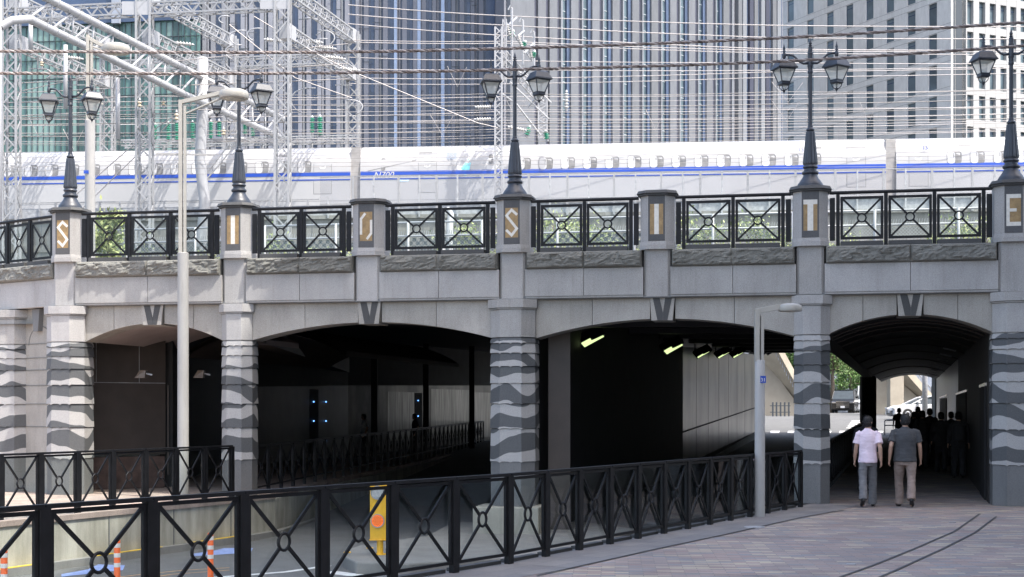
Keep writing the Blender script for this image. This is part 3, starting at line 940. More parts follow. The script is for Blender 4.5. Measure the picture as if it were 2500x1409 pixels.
# left soffit beam from the second column
mb = MB(); p = P2(610, 31.4); q = P2(905, 80)
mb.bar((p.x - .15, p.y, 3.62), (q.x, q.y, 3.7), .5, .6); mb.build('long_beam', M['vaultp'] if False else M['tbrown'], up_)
# vault of the left arch
def vault(u0, u1, zs_, zc, v0, v1, mat, name, drift=0.0, n=16, zrise=0.0):
    mb = MB()
    vs = []; fs = []
    for v in (v0, v1):
        for i in range(n + 1):
            u = u0 + (u1 - u0) * i / n
            p = BM @ Vector((u + drift * (v - v0), v, arcz(u, u0, u1, zs_, zc) + zrise * (v - v0)))
            vs.append(p)
    for i in range(n): fs.append((i, i + 1, n + 2 + i, n + 1 + i))
    k = len(vs)
    vs2 = [Vector((p.x, p.y, p.z + .12)) for p in vs]
    fs2 = [tuple(j + k for j in f[::-1]) for f in fs]
    mb.add(vs + vs2, fs + fs2 + [(0, k, k + n + 1, n + 1), (n, n + n + 1, k + n + n + 1, k + n)])
    return mb.build(name, mat, up_, smooth=True, auto=True)
vault(-9.4, -6.25, 3.29, 3.67, .76, 4.4, M['vaultp'], 'bounce_tinted_vault', .05)
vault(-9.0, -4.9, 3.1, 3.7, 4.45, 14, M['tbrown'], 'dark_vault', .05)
# dividing wall
DW0 = Vector((.42, 30.3)); DW1 = Vector((DW0.x + TAX * 46.5, 76.8))
mb = MB(); m1 = DW0 + (DW1 - DW0) * .44
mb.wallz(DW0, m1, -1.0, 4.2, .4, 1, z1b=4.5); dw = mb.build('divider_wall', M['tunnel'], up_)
mb = MB(); mb.wallz(m1, DW1, -1.0, 4.0, .4, 1, z0b=.2, z1b=4.72); mb.build('clad_divider', M['sheen'], up_)
mb = MB(); mb.box(.75, 1.2, 30.4, 31.1, -.8, 3.7); mb.build('pier', M['tbrown'], up_)
mb = MB(); a = m1; b = DW1; n_ = Vector((.03, 0))
mb.wallz(a + n_, b + n_, 1.05, 1.09, .02, 1, z0b=2.0, z1b=2.04); mb.build('wall_seam', M['tunnel'], up_)
for k in range(1, 8):
    c = m1 + (DW1 - m1) * k / 8; mb = MB(); mb.box(c.x + .0, c.x + .006, c.y, c.y + .02, -.3 + k * .07, 3.9 + k * .08); mb.build('panel_joint', M['tunnel'], dw)
# end face beyond the exit, sunlit
p = DW1; mb = MB(); mb.wallz(p + Vector((.0, .1)), p + Vector((.35, 3)), .2, 4.9, .4, 1); mb.build('exit_wall', M['conc2'], up_)
# footing kerb along the divider
mb = MB(); mb.wallz(m1 + Vector((.45, 0)), DW1 + Vector((.5, 2)), -1, -.1, .45, 1, z0b=-.2, z1b=.85)
mb.build('wall_footing', M['kerb'], up_)
# beam + columns between the road and the footway, side fence
B0 = Vector((6.05, 29.2)); B1 = tl(6.05, 29.2, 77.5)
mb = MB(); mb.wallz(B0 + Vector((.2, 0)), B1 + Vector((.2, 0)), 3.34, 4.9, .4, 1); mb.build('side_beam', M['tceil'], up_)
for Y in (68.5,):
    p = tl(6.05, 29.2, Y); mb = MB(); mb.prism(octa(p.x, p.y, .33, .1), -.2, 3.4); mb.build('dark_column', M['tunnel'], up_)
# footway vault + ribs
vault(6.25, 9.45, 3.30, 3.66, .76, 50, M['tceil'], 'footway_vault', .07)
for v in (1.6, 2.6, 4, 6, 9, 13, 18, 25, 34, 44):
    mb = MB(BM)
    dr = .07 * (v - .76)
    mb.tube([(u + dr, v, arcz(u, 6.25, 9.45, 3.30, 3.66) - .01) for u in [6.25 + 3.2 * i / 12 for i in range(13)]], .022, 6)
    mb.build('vault_rib', M['tbrown'], up_)
# right wall of the footway with flat dark panels for shaded recesses
W0 = Vector((9.25, 28.6)); W1 = tl(9.25, 28.6, 78)
Wm = W0 + (W1 - W0) * .34
mb = MB(); mb.wallz(W0, Wm, -.2, 3.6, .4, -1); mb.build('shade_toned_wall', M['shadewall'], up_)
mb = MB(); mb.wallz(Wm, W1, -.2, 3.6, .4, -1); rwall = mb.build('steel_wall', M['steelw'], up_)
mb = MB(); mb.wallz(W1 + Vector((-.05, 0)), W1 + Vector((4, .4)), -.2, 4.9, .5, 1); mb.build('exit_pier', M['conc2'], up_)
def wy(Y, dx=-.03): 
    p = W0 + (W1 - W0) * ((Y - 28.6) / 49.4); return p + Vector((dx, 0))
for Ya, Yb in ((29.6, 31.6), (38.9, 46.6), (57.5, 69)):
    zf = zwalk(Ya)
    mb = MB(); mb.wallz(wy(Ya), wy(Yb), zf, 2.3, .02, -1, z1b=2.3 if Ya < 50 else 2.38); o = mb.build('recess_shade_panel', M['tunnel'], rwall)  # flat dark sheet paints the shade of a wall recess
    mb = MB(); mb.wallz(wy(Ya - .25), wy(Yb + .25), 2.3 + (Ya > 50) * .08, 2.36 + (Ya > 50) * .08, .05, -1); mb.build('recess_frame', M['chrome'], rwall)
for x, y, Y in ((2306, 974, 62), (2306, 1007, 62), (2352, 976, 43), (2353, 1015, 43), (2369, 1016, 40), (2370, 1057, 40), (2421, 979, 30.3), (2422, 1029, 30.3), (2424, 1081, 30.1)):
    led(x, y, Y, rwall, .03 if Y < 50 else .045)
# small ceiling hooks along the right wall top
for k in range(9):
    Y = 40 + k * 4; p = wy(Y, -.25); mb = MB(); mb.bar((p.x, p.y, 3.42), (p.x - .35, p.y, 3.5), .04, .04); mb.build('ceiling_rail', M['galvd'], up_)
M['tlamp'] = plain('dull_beige_hood', (0.13, 0.10, 0.075), 0.5)
# spotlights in the left arch
for x, Y, lb in ((345, 32.7, 'beige hooded spotlight on the brown wall under the left arch'), (487, 33.5, 'small hooded spotlight deep under the left arch, right of the tall lamp post')):
    p = at(x, 912, Y)
    t_ = empty('spotlight', p, 0, lb, 'spotlight', 'hooded spotlights under the left arch')
    mb = MB(Matrix.Translation(p)); mb.prism([(-.12, -.12), (.1, -.12), (.1, .12), (-.12, .12)], -.1, .07, poly2=[(-.03, -.05), (.12, -.1), (.12, .1), (-.03, .05)]); mb.build('hood', M['tlamp'], t_)
    mb = MB(Matrix.Translation(p)); mb.bar((.1, 0, 0), (.24, .02, -.03), .03, .03); mb.build('bracket', M['galvd'], t_)
# tunnel lights
lts = [(1445, 822, 35, 1.0, 'largest lit green-white tunnel lamp, nearest under the middle arch'), (1642, 843, 41, .8, 'second lit green-white tunnel lamp under the middle arch'),
       (1717, 859, 52, .55, 'slim tunnel lamp hanging third along the middle arch ceiling'), (1766, 861, 57, .55, 'slim tunnel lamp hanging fourth along the ceiling'),
       (1802, 861, 61, .5, 'slim tunnel lamp hanging fifth along the ceiling'), (1868, 858, 70, .0, 'unlit black tunnel lamp beside the exit'), (1884, 856, 73, .0, 'unlit black tunnel lamp nearest the exit')]
for x, y, Y, k, lb in lts:
    p = at(x, y, Y)
    t_ = empty('tunnel_lamp', p, 0, lb, 'tunnel lamp', 'tunnel lamps under the ceiling')
    T = Matrix.Translation(p)
    mb = MB(T); mb.bar((-.30, -.15, -.12), (.24, .2, .16), .30, .12, up=(0.4, -.6, .6)); mb.build('housing', M['blackm'], t_, bevel=.01)
    if k > 0:
        mb = MB(T); w_ = .075 if Y < 45 else .028
        o_ = Vector((.05, -.11, -.09)); mb.bar(Vector((-.27, -.15, -.12)) + o_, Vector((.20, .2, .14)) + o_, w_ * 1.7, .03, up=(0.4, -.6, .6)); mb.build('tube', M['tube_l'], t_)
    mb = MB(T); mb.bar((-.28, .1, -.05), (-.28, .1, .35), .04, .04); mb.bar((-.28, .1, .0), (.0, .1, .1), .03, .03); mb.build('bracket', M['blackm'], t_)
# ================================================================ FENCES
def xfence(name, pts, hgt, label, zf, group=None, post=.11, lower=.10, glass=True, endp=True, mat='blackm', rr=.08):
    """pts: list of plan points, one per post"""
    c = pts[len(pts) // 2]
    rt = empty(name, (c[0], c[1], zf(c[1])), 0, label, 'fence', group)
    n = len(pts)
    for i, p in enumerate(pts):
        d = (Vector(pts[min(i + 1, n - 1)]) - Vector(pts[max(i - 1, 0)])).normalized()
        mb = MB(); z = zf(p[1])
        P = Vector((p[0], p[1], z)); D = Vector((d.x, d.y, 0))
        mb.bar(P - Vector((0, 0, .12)), P + Vector((0, 0, hgt - .01)), post, .07, up=Vector((-d.y, d.x, 0)))
        for k in range(4): 
            b = P + D * (post / 2 + .004) + Vector((0, 0, .2 + k * .22)); mb.bar(b - D * .004, b + D * .006, .02, .02)
        mb.build('post', M[mat], rt, bevel=.004)
    for i in range(n - 1):
        a = Vector(pts[i]); b = Vector(pts[i + 1]); d = (b - a).normalized()
        z = (zf(a.y) + zf(b.y)) / 2
        a1 = a + d * (post / 2 + .006); b1 = b - d * (post / 2 + .006)
        mb = MB()
        xpanel(mb, a1, b1, z + lower, z + hgt - .03, .034, .032, rr, .034, .016)
        A = Vector((a.x, a.y, zf(a.y) + hgt)); B_ = Vector((b.x, b.y, zf(b.y) + hgt)); D = Vector((d.x, d.y, 0))
        mb.bar(A + D * .01, B_ - D * .01, .075, .035)
        o = mb.build('panel', M[mat], rt)
        if glass:
            n_ = Vector((-d.y, d.x)) * .026
            g = MB(); g.wallz(a1 + d * .03 + n_, b1 - d * .03 + n_, z + lower + .03, z + hgt - .06, .006, 1); g.build('glass_pane', M['glass'], o)
    return rt
step = (FB - FA).length / 6
pts = [FA - dAB * step * k for k in (3, 2, 1)] + [FA + (FB - FA) * k / 6 for k in range(6)] + [FB + (FC - FB) * k / 12 for k in range(13)]
xfence('glazed_fence', [tuple(p) for p in pts], 1.05, 'long near black fence of crossed glazed panels along the edge of the brick pavement', lambda y: 0.0)
# low dark kerb with gaps under it
mb = MB()
for i in range(len(pts) - 1):
    a = pts[i]; b = pts[i + 1]; d = (b - a).normalized(); n_ = Vector((-d.y, d.x))
    if i < 3: continue
    mb.wallz(a + d * .08 + n_ * .06, b - d * .08 + n_ * .06, 0.002, .045, .1, 1)
tag(mb.build('kerb', M['dgran']), kind='structure')
n = 7
pts2 = [tuple(A2 + (B2 - A2) * k / n) for k in range(-3, n + 1)]
xfence('glazed_fence', pts2, 1.05, 'black fence of crossed panels on top of the stained retaining wall at left', lambda y: 0.03)
fp = [(-5.15 + .45 * 0, 31.9)]
i0 = Vector((-5.55, 31.8)); i1 = Vector((-1.3, 74)); k = 38
pts3 = [tuple(i0 + (i1 - i0) * j / k) for j in range(k + 1)]
xfence('dark_fence', pts3, 1.02, 'shaded black fence running deep into the underpass behind the second column', lambda y: 0.02 + max(0, (y - 32)) * .006, glass=False, post=.09)
j0 = Vector((6.15, 29.6)); j1 = tl(6.15, 29.6, 67.5); k = 34
pts4 = [tuple(j0 + (j1 - j0) * j / k) for j in range(k + 1)]
xfence('dark_fence', pts4, 1.05, 'black fence beside the footway inside the right arch, running towards the dark column', zwalk, glass=False, post=.09)

# end guard rails of the footway (silver)
gr = empty('guard_rail', (20, 79, .46), 0, 'silver tubular guard rail across the far end of the footway', 'guard rail')
for x0, x1 in ((2160, 2205), (2212, 2255), (2265, 2300)):
    a = at(x0, 1030, 79); b = at(x1, 1030, 79)
    mb = MB()
    for z in (1.28, 1.02): mb.tube([(a.x, 79, z), (b.x, 79, z)], .03, 6)
    for q in (a.x, b.x): mb.tube([(q, 79, .45), (q, 79, 1.28)], .03, 6)
    mb.build('rail_section', M['galv'], gr, smooth=True)

# ================================================================ ORNATE LAMPS
def lantern(parent, cx, cz, rot):
    T = Matrix.Translation((cx, 0, cz)) @ Matrix.Rotation(rot, 4, 'Z')
    sq = lambda h: [(-h, -h), (h, -h), (h, h), (-h, h)]
    mb = MB(T)
    mb.prism(sq(.205), 2.30, 2.325, poly2=sq(.20)); mb.prism(sq(.195), 2.325, 2.385, poly2=sq(.165)); mb.prism(sq(.165), 2.385, 2.445, poly2=sq(.135)); mb.prism(sq(.135), 2.445, 2.475, poly2=sq(.09))
    # frame bars
    for sx in (-1, 1):
        for sy in (-1, 1):
            mb.bar((sx * .165, sy * .165, 2.30), (sx * .085, sy * .085, 2.045), .02, .02)
    for h, z in ((.163, 2.29), (.086, 2.05)):
        for s_ in (-1, 1):
            mb.bar((-h, s_ * h, z), (h, s_ * h, z), .022, .022); mb.bar((s_ * h, -h, z), (s_ * h, h, z), .022, .022)
    mb.prism(sq(.095), 2.005, 2.045, poly2=sq(.09)); mb.prism(sq(.075), 1.985, 2.005, poly2=sq(.095))
    for sx in (-1, 1):
        for sy in (-1, 1):
            mb.tube([(sx * .07, sy * .07, 1.99), (sx * .062, sy * .062, 1.94), (sx * .035, sy * .035, 1.90), (0, 0, 1.885)], .009, 5)
    mb.lathe([(.001, 1.80), (.006, 1.84), (.028, 1.875), (.035, 1.895), (.012, 1.91), (.001, 1.912)], n=8)
    ln = mb.build('lantern', M['lampm'], parent)
    mb = MB(T)
    mb.prism(sq(.082), 2.047, 2.292, poly2=sq(.158))
    mb.build('lantern_glass', M['frost'], ln)
    mb = MB(T); mb.lathe([(.001, 1.915), (.04, 1.93), (.055, 1.96), (.05, 1.984)], n=10); mb.build('lower_bulb', M['frost'], ln, smooth=True)
    return ln
def ornate():
    rt = empty('ornate_street_lamp', (0, 0, 0))
    mb = MB(); mb.lathe([(.27, 0), (.27, .02), (.255, .03), (.25, .06), (.215, .11), (.17, .17), (.14, .225), (.135, .25)], n=24); mb.build('base', M['lampm'], rt, smooth=True, auto=True)
    mb = MB(); mb.lathe([(.13, .25), (.155, .262), (.163, .285), (.155, .31), (.125, .325), (.12, .36), (.13, .375), (.148, .392), (.142, .415), (.125, .43), (.125, .445)], n=24); mb.build('moulding', M['lampm'], rt, smooth=True, auto=True)
    mb = MB(); mb.lathe([(.138, .445), (.145, .47), (.145, .50), (.088, 1.06), (.086, 1.08)], n=32, flute=.07); mb.build('fluted_shaft', M['lampm'], rt)
    mb = MB(); mb.lathe([(.06, 1.08), (.062, 1.09), (.083, 1.105), (.083, 1.125), (.055, 1.15), (.05, 1.165), (.05, 1.19), (.04, 1.2), (.038, 2.20), (.052, 2.205), (.052, 2.25), (.045, 2.26), (.048, 2.33), (.057, 2.335), (.057, 2.36), (.048, 2.365), (.047, 2.56), (.053, 2.565), (.053, 2.59), (.044, 2.60), (.044, 2.70), (.026, 2.715), (.038, 2.735), (.022, 2.755), (.034, 2.775), (.020, 2.82), (.006, 2.87), (.001, 2.90)], n=16)
    mb.build('pole', M['lampm'], rt, smooth=True, auto=True)
    for sx, rot in ((-1, R(24)), (1, R(44))):
        mb = MB()
        mb.tube([(sx * .045, 0, 2.40), (sx * .13, 0, 2.395), (sx * .20, 0, 2.43), (sx * .27, 0, 2.50), (sx * .33, 0, 2.555), (sx * .40, 0, 2.575), (sx * .49, 0, 2.575)], [.026, .024, .022, .021, .02, .02, .02], 8)
        mb.build('arm', M['lampm'], rt, smooth=True)
        mb = MB(); mb.lathe([(.02, 2.47), (.03, 2.48), (.022, 2.50), (.036, 2.52), (.04, 2.56), (.036, 2.60), (.020, 2.62), (.034, 2.645), (.016, 2.665), (.028, 2.695), (.014, 2.74), (.001, 2.81)], cx=sx * .505, n=12)
        mb.build('finial', M['lampm'], rt, smooth=True)
        lantern(rt, sx * .505, 0, rot)
    return rt
lamp0 = ornate()
for i, (key, lb, dr) in enumerate((('S1', 'ornate twin-lantern lamp above the leftmost letter S, at the sunlit corner of the bridge', 0), ('I1', 'ornate twin-lantern lamp above the left letter I, behind the round lamp head', -.03),
                               ('S2', 'ornate twin-lantern lamp above the middle letter S', -.05), ('T', 'ornate twin-lantern lamp above the letter T', .04), ('E', 'ornate twin-lantern lamp at the right edge of the photo', -.06))):
    o = lamp0 if i == 0 else copy_tree(lamp0)
    p = bw(U[key], .30, 6.165); o.scale = (1.0, 1.0, 1.02); o.location = p; o.rotation_euler = (0, 0, -ALPHA + dr)
    tag(o, lb, 'street lamp', 'ornate lamps on the bridge pedestals')

# ================================================================ MODERN LAMP POSTS
def modern(loc, H, hb, rb, rt_, arm, yaw, head_r, label, up=.0, dup=False):
    """H total height, hb height of the round lower part"""
    r0 = empty('lamp_post', loc, yaw, label, 'lamp post')
    T = WM[r0.name]
    mb = MB(T); mb.lathe([(rb, 0), (rb * .98, hb - .01), (rb * .9, hb)], n=20); lo = mb.build('round_pole', M['creamdirty'], r0, smooth=True, auto=True)
    mb = MB(T); w_ = rt_
    mb.box(-w_ * 1.0, -w_ * .15, -w_ * .7, w_ * .7, hb - .02, H); mb.box(w_ * .15, w_ * .75, -w_ * .5, w_ * .5, hb - .02, H - .12)
    mb.build('square_pole', M['cream'], r0, bevel=.004)
    mb = MB(T)
    mb.bar((-w_, 0, H - .05), (arm, 0, H + up), w_ * 1.1, w_ * 1.1 if not dup else w_ * .9)
    if dup: mb.bar((w_ * .5, 0, H - .28), (arm, 0, H + up - .10), w_ * .8, w_ * .35)
    mb.build('arm', M['cream'], r0, bevel=.004)
    hx = arm + head_r * .8; hz = H + up
    Th = T @ Matrix.Translation((hx, 0, hz))
    mb = MB(Th); h = head_r
    mb.lathe([(h * .55, -h * .42), (h * .96, -h * .40), (h, -h * .30), (h, -h * .05), (h * .93, h * .10), (h * .7, h * .2), (h * .3, h * .27), (.001, h * .28)], n=28)
    hd = mb.build('lamp_head', M['cream'], r0, smooth=True, auto=True)
    mb = MB(Th); mb.lathe([(.001, -h * .50), (h * .4, -h * .47), (h * .8, -h * .405)], n=24); mb.build('lens', M['frost'], hd, smooth=True)
    return r0
# tall lamp in front of the left column
p = at(447, 1213, 30.3)
l1 = modern((p.x, p.y, 0.0), 8.18, 5.05, .115, .085, .80, R(2), .30, 'tall cream lamp post in front of the left arch, its round head beside a lantern', .16, True)
mb = MB(WM[l1.name]); mb.bar((-.55, 0, 7.08), (.65, 0, 7.06), .03, .035); mb.build('small_crossbar', M['creamdirty'], l1)
# lamp behind the bridge
p = at(220, 520, 36.0)
l2 = modern((p.x, p.y, 4.97), 6.0, 3.92, .125, .09, .35, R(5), .34, 'cream lamp post on the upper street behind the left railing', -.28, True)
mb = MB(WM[l2.name]); mb.bar((-.30, 0, 4.60), (.32, 0, 4.32), .035, .04); mb.build('small_crossbar', M['cream'], l2)
mb = MB(WM[l2.name]); mb.box(-.128, -.01, -.129, -.125, 2.60, 2.68); mb.build('blue_tag', M['blue'], l2)
# short lamp beside the near fence
p = gpt(1855, 1262)
l3 = modern((p.x, p.y, 0), 3.53, 2.66, .088, .085, .36, R(2), .20, 'short slim cream lamp post at the far end of the near fence', .04)
T3 = WM[l3.name]
def text_mesh(txt, size, mat, name, parent, Mx, extr=.002, shear=0.0, align='CENTER'):
    cu = bpy.data.curves.new(name, 'FONT'); cu.body = txt; cu.size = size; cu.extrude = extr; cu.shear = shear
    cu.align_x = align; cu.align_y = 'CENTER'
    tmp = bpy.data.objects.new('tmp', cu); col.objects.link(tmp)
    dg = bpy.context.evaluated_depsgraph_get(); me = bpy.data.meshes.new_from_object(tmp.evaluated_get(dg))
    bpy.data.objects.remove(tmp)
    L = (WM[parent.name].inverted() if parent is not None and parent.name in WM else Matrix())
    me.transform(L @ Mx); me.materials.clear(); me.materials.append(mat)
    o = bpy.data.objects.new(name, me); col.objects.link(o); o.parent = parent
    if parent is not None and parent.name in WM: WM[o.name] = WM[parent.name]
    return o
mb = MB(T3); mb.box(-.01, .085, -.096, -.088, 2.27, 2.39); tg = mb.build('blue_number_plate', M['blue'], l3)
text_mesh('31', .085, M['wstone'], 'number', tg, T3 @ Matrix.Translation((.037, -.098, 2.32)) @ Matrix.Rotation(R(90), 4, 'X'))

# ================================================================ ROAD THINGS
# orange posts
def post_o():
    rt = empty('delineator_post', (0, 0, 0))
    mb = MB(); mb.lathe([(.10, 0), (.10, .02), (.05, .04), (.045, .06), (.045, .79), (.04, .80)], n=16); mb.build('orange_tube', M['orange'], rt, smooth=True, auto=True)
    for z in (.41, .55, .69):
        mb = MB(); mb.lathe([(.0465, z), (.0465, z + .06)], n=16); mb.build('reflective_band', M['refl'], rt, smooth=True, auto=True)
    return rt
d0 = post_o()
for i, (x, yt, lb) in enumerate(((10, 1341, 'orange delineator post with white bands at the left edge of the photo'), (286, 1318, 'orange delineator post with white bands, middle one of three'), (514, 1301, 'orange delineator post with white bands, the rightmost of three'))):
    s_ = (yt - HY) / (EYE + .05); Y = F / s_
    o = d0 if i == 0 else copy_tree(d0)
    o.location = ((x - 1250) / s_, Y, -.85); tag(o, lb, 'road post', 'orange road posts')
# yellow signal
p = gpt(925, 1354, -.65)
sg = empty('warning_light_post', (p.x, p.y, -.65), 0, 'yellow warning light box with amber lamp on the nose of the traffic island', 'warning light')
T = WM[sg.name]
mb = MB(T); mb.tube([(.02, 0, 0), (.02, 0, .26)], .055, 14); mb.lathe([(.11, 0), (.11, .015), (.06, .02)], .02, 0, 14); mb.build('pole', M['yellow'], sg, smooth=True, auto=True)
mb = MB(T); mb.box(-.145, .145, -.08, .08, .26, 1.22); mb.box(-.16, .16, -.095, .095, .245, .262); mb.box(-.10, .10, -.06, .06, 1.22, 1.235); bx = mb.build('box', M['yellow'], sg, bevel=.012)
for z, mt, nm in ((1.06, 'galvd', 'reflector_lens'), (.58, 'amber', 'amber_lens')):
    mb = MB(T @ Matrix.Translation((-.015, -.085, z)) @ Matrix.Rotation(R(90), 4, 'X'))
    mb.lathe([(.118, -.005), (.118, .022), (.105, .022), (.105, 0.0)], n=24); mb.build('lens_rim', M['blackm'] if nm == 'x' else M['galvd'], bx)
    mb = MB(T @ Matrix.Translation((-.015, -.085, z)) @ Matrix.Rotation(R(90), 4, 'X'))
    mb.lathe([(.10, .0), (.10, .008), (.001, .012)], n=24); ls = mb.build(nm, M['lensd'] if mt == 'amber' else M['galvd'], bx)
    mb = MB(T @ Matrix.Translation((-.015, -.096, z)) @ Matrix.Rotation(R(90), 4, 'X'))
    if mt == 'amber':
        for rr_, nn in ((0.001, 1), (.025, 6), (.05, 12), (.075, 18), (.093, 24)):
            for j in range(nn):
                an = 2 * math.pi * j / nn; mb.lathe([(.007, 0), (.001, .004)], math.cos(an) * rr_, math.sin(an) * rr_, 5)
        mb.build('led_dots', M['amber'], ls)
    else:
        for k in range(9): mb.bar((-.09 + k * .0225, -.07, 0), (-.07 + k * .0225, .07, .0), .006, .006)
        mb.build('lens_ribs', M['refl'], ls)
mb = MB(T); mb.box(-.03, .03, -.35, -.05, -.001, .02) ; 
# concrete block under the middle column
pb = gpt(1158, 1303, -.65)
mb = MB(BM)
mb.prism([(-.72, -.42), (.62, -.42), (.62, .75), (-.72, .75)], -.75, -.12)
mb.build('base_block', M['iblock'], br, bevel=.02)
# yellow studs on the road edge of the island
for k, (x, y) in enumerate(((848, 1350), (903, 1339))):
    q = gpt(x, y, -.65); mb = MB(); mb.box(q.x - .06, q.x + .06, q.y - .05, q.y + .05, -.652, -.63)
    tag(mb.build('road_stud', M['yellow'], bevel=.008), 'small yellow stud ' + ('on the tip of the traffic island' if k == 0 else 'beside the foot of the yellow warning light'), 'stud', 'yellow studs')

# ================================================================ PEOPLE
def remesh(name, mb, mats, parent, vox, sm=3, loc=None):
    L = WM[parent.name].inverted() if parent.name in WM else None
    me = mb.mesh('tmpm', mats, None)
    o = bpy.data.objects.new('tmpo', me); col.objects.link(o)
    r = o.modifiers.new('r', 'REMESH'); r.mode = 'VOXEL'; r.voxel_size = vox; r.use_smooth_shade = True
    s_ = o.modifiers.new('s', 'SMOOTH'); s_.iterations = sm; s_.factor = .5
    dg = bpy.context.evaluated_depsgraph_get(); m2 = bpy.data.meshes.new_from_object(o.evaluated_get(dg))
    bpy.data.objects.remove(o)
    if L is not None: m2.transform(L)
    m2.name = name
    for p in m2.polygons: p.use_smooth = True
    m2.materials.clear()
    for m in (mats if isinstance(mats, (list, tuple)) else [mats]): m2.materials.append(m)
    ob = bpy.data.objects.new(name, m2); col.objects.link(ob); ob.parent = parent
    if parent.name in WM: WM[ob.name] = WM[parent.name]
    return ob

def person(loc, yaw, H, label, shirt, trou, pose=None, vox=.012, group=None, sleeve='short', hairc='hair', skin='skin', skirt=False, bag=None, build=1.0):
    """local: +y is the walking direction; z up; designed for 1.72 m"""
    P = dict(lf=.16, rf=-.18, lk=.0, rk=.06, rlift=.09, llift=.0, la=(-.06, .06), ra=(.05, -.02), turn=0.0)
    if pose: P.update(pose)
    rt = empty('person', loc, yaw, label, 'person', group)
    S = H / 1.72
    T = WM[rt.name] @ Matrix.Scale(S, 4)
    b = build
    hipz = .90
    # legs
    def leg(sx, foot, lift, kneeb):
        hip = Vector((sx * .09 * b, 0, hipz)); ank = Vector((sx * .095, foot, .085 + lift)); mid = (hip + ank) / 2
        knee = mid + Vector((sx * .005, .035 + kneeb, .015))
        return hip, knee, ank
    legs = {}
    for sx, key in ((-1, 'l'), (1, 'r')): legs[sx] = leg(sx, P[key + 'f'], P[key + 'lift'], P[key + 'k'])
    # arms: swing (elbow dy, hand dy)
    arms = {}
    for sx, key in ((-1, 'la'), (1, 'ra')):
        e, h = P[key]
        sh = Vector((sx * .182 * b, 0, 1.385)); el = Vector((sx * (.235 * b + .0), e - .02, 1.125)); wr = Vector((sx * (.245 * b + .01), h, .88))
        arms[sx] = (sh, el, wr)
    neck = Vector((0, .0, 1.45)); head = Vector((0, .015, 1.60))
    mb = MB(T)
    mb.tube([(0, -.01, .86), (0, 0, 1.0), (0, 0, 1.15), (0, -.01, 1.30), (0, -.015, 1.41), (0, -.01, 1.47)], [.13, .12, .125, .14, .105, .055], 16, flat=[(1.0, .7)] * 4 + [(1.1, .6)] + [(1, 1)], balls=False)
    mb.tube([(0, -.012, 1.42), (0, .0, 1.47), (0, .008, 1.53)], [.06, .054, .055], 12, balls=True)
    # head
    ct = head
    T2 = T @ Matrix.Translation(ct) @ Matrix.Rotation(P['turn'], 4, 'Z')
    hb = MB(T2)
    prof = [(.001, -.115), (.040, -.108), (.062, -.08), (.072, -.045), (.077, 0), (.078, .035), (.072, .075), (.052, .105), (.025, .118), (.001, .121)]
    vs = []
    hb.lathe(prof, n=18)
    hb.v = [tuple(T2 @ (Vector(((T2.inverted() @ Vector(v)).x, (T2.inverted() @ Vector(v)).y * 1.22, (T2.inverted() @ Vector(v)).z)))) for v in hb.v]
    hb.tube([(0, .085, .015), (0, .108, -.02), (0, .098, -.035)], [.010, .015, .012], 8, balls=True)     # nose
    hb.tube([(-.022, .088, -.062), (0, .096, -.062), (.022, .088, -.062)], .008, 6, balls=True)           # lips
    hb.tube([(0, .06, -.10), (0, .085, -.098)], .022, 8, balls=True)                                      # chin
    for sx in (-1, 1): hb.tube([(sx * .079, -.005, .022), (sx * .086, -.012, .0), (sx * .079, -.002, -.028)], [.013, .014, .010], 8, flat=(.6, 1), balls=True)
    mb.v += hb.v; n0 = len(mb.v) - len(hb.v); mb.f += [tuple(i + n0 for i in f) for f in hb.f]; mb.m += hb.m
    for sx in (-1, 1):
        sh, el, wr = arms[sx]
        mb.tube([sh, sh.lerp(el, .5), el, el.lerp(wr, .35), wr], [.052, .045, .037, .038, .025], 12, balls=True)
        hd_ = (wr - el).normalized()
        pc = wr + hd_ * .055; 
        mb.tube([wr, wr + hd_ * .03, wr + hd_ * .08], [.024, .034, .036], 12, flat=(.55, 1.0) , balls=True)
        side = Vector((0, 1, 0))
        for j, (o_, ln) in enumerate(((-.027, .058), (-.009, .070), (.009, .066), (.026, .052))):
            r0 = wr + hd_ * .078 + side * -o_
            r1 = r0 + hd_ * ln * .5 + Vector((-sx * .008, .004, 0)); r2 = r1 + hd_ * ln * .45 + Vector((-sx * .020, .006, .004))
            mb.tube([r0, r1, r2], [.0095, .0088, .0075], 7, balls=True)
        t0 = wr + hd_ * .03 + side * .028; t1 = t0 + hd_ * .035 + side * .018; t2 = t1 + hd_ * .028 + Vector((-sx * .010, .002, 0))
        mb.tube([t0, t1, t2], [.012, .0105, .009], 7, balls=True)
        hip, knee, ank = legs[sx]
        mb.tube([hip, hip.lerp(knee, .5), knee, knee.lerp(ank, .35), ank], [.078, .068, .050, .048, .034], 12, balls=True)
        mb.tube([ank + Vector((0, -.02, -.04)), ank + Vector((0, .10, -.055 - P[('l' if sx < 0 else 'r') + 'lift'] * .9))], [.024, .018], 8, balls=True)
    remesh('body', mb, M[skin], rt, vox * .65 if vox < .015 else vox, 1)
    # hair
    hb = MB(T2)
    hp = [(.001, .128), (.036, .124), (.066, .105), (.085, .07), (.088, .03), (.085, -.02), (.074, -.06), (.06, -.085), (.05, -.09)]
    n_ = 20; vs = []
    for (r, z) in hp:
        for j in range(n_):
            an = 2 * math.pi * j / n_
            x = math.cos(an) * r; y = math.sin(an) * r * 1.22
            front = max(0, math.sin(an))
            zz = z
            if z < .07: zz = z + (0.07 - z) * min(1, front * 1.5) * .93
            if y > 0 and z < .07: y *= (1 - .12 * front)
            k = 1 + .05 * noise.noise(Vector((x * 30, y * 30, z * 30 + H)))
            vs.append((x * k, (y - .006) * k, zz))
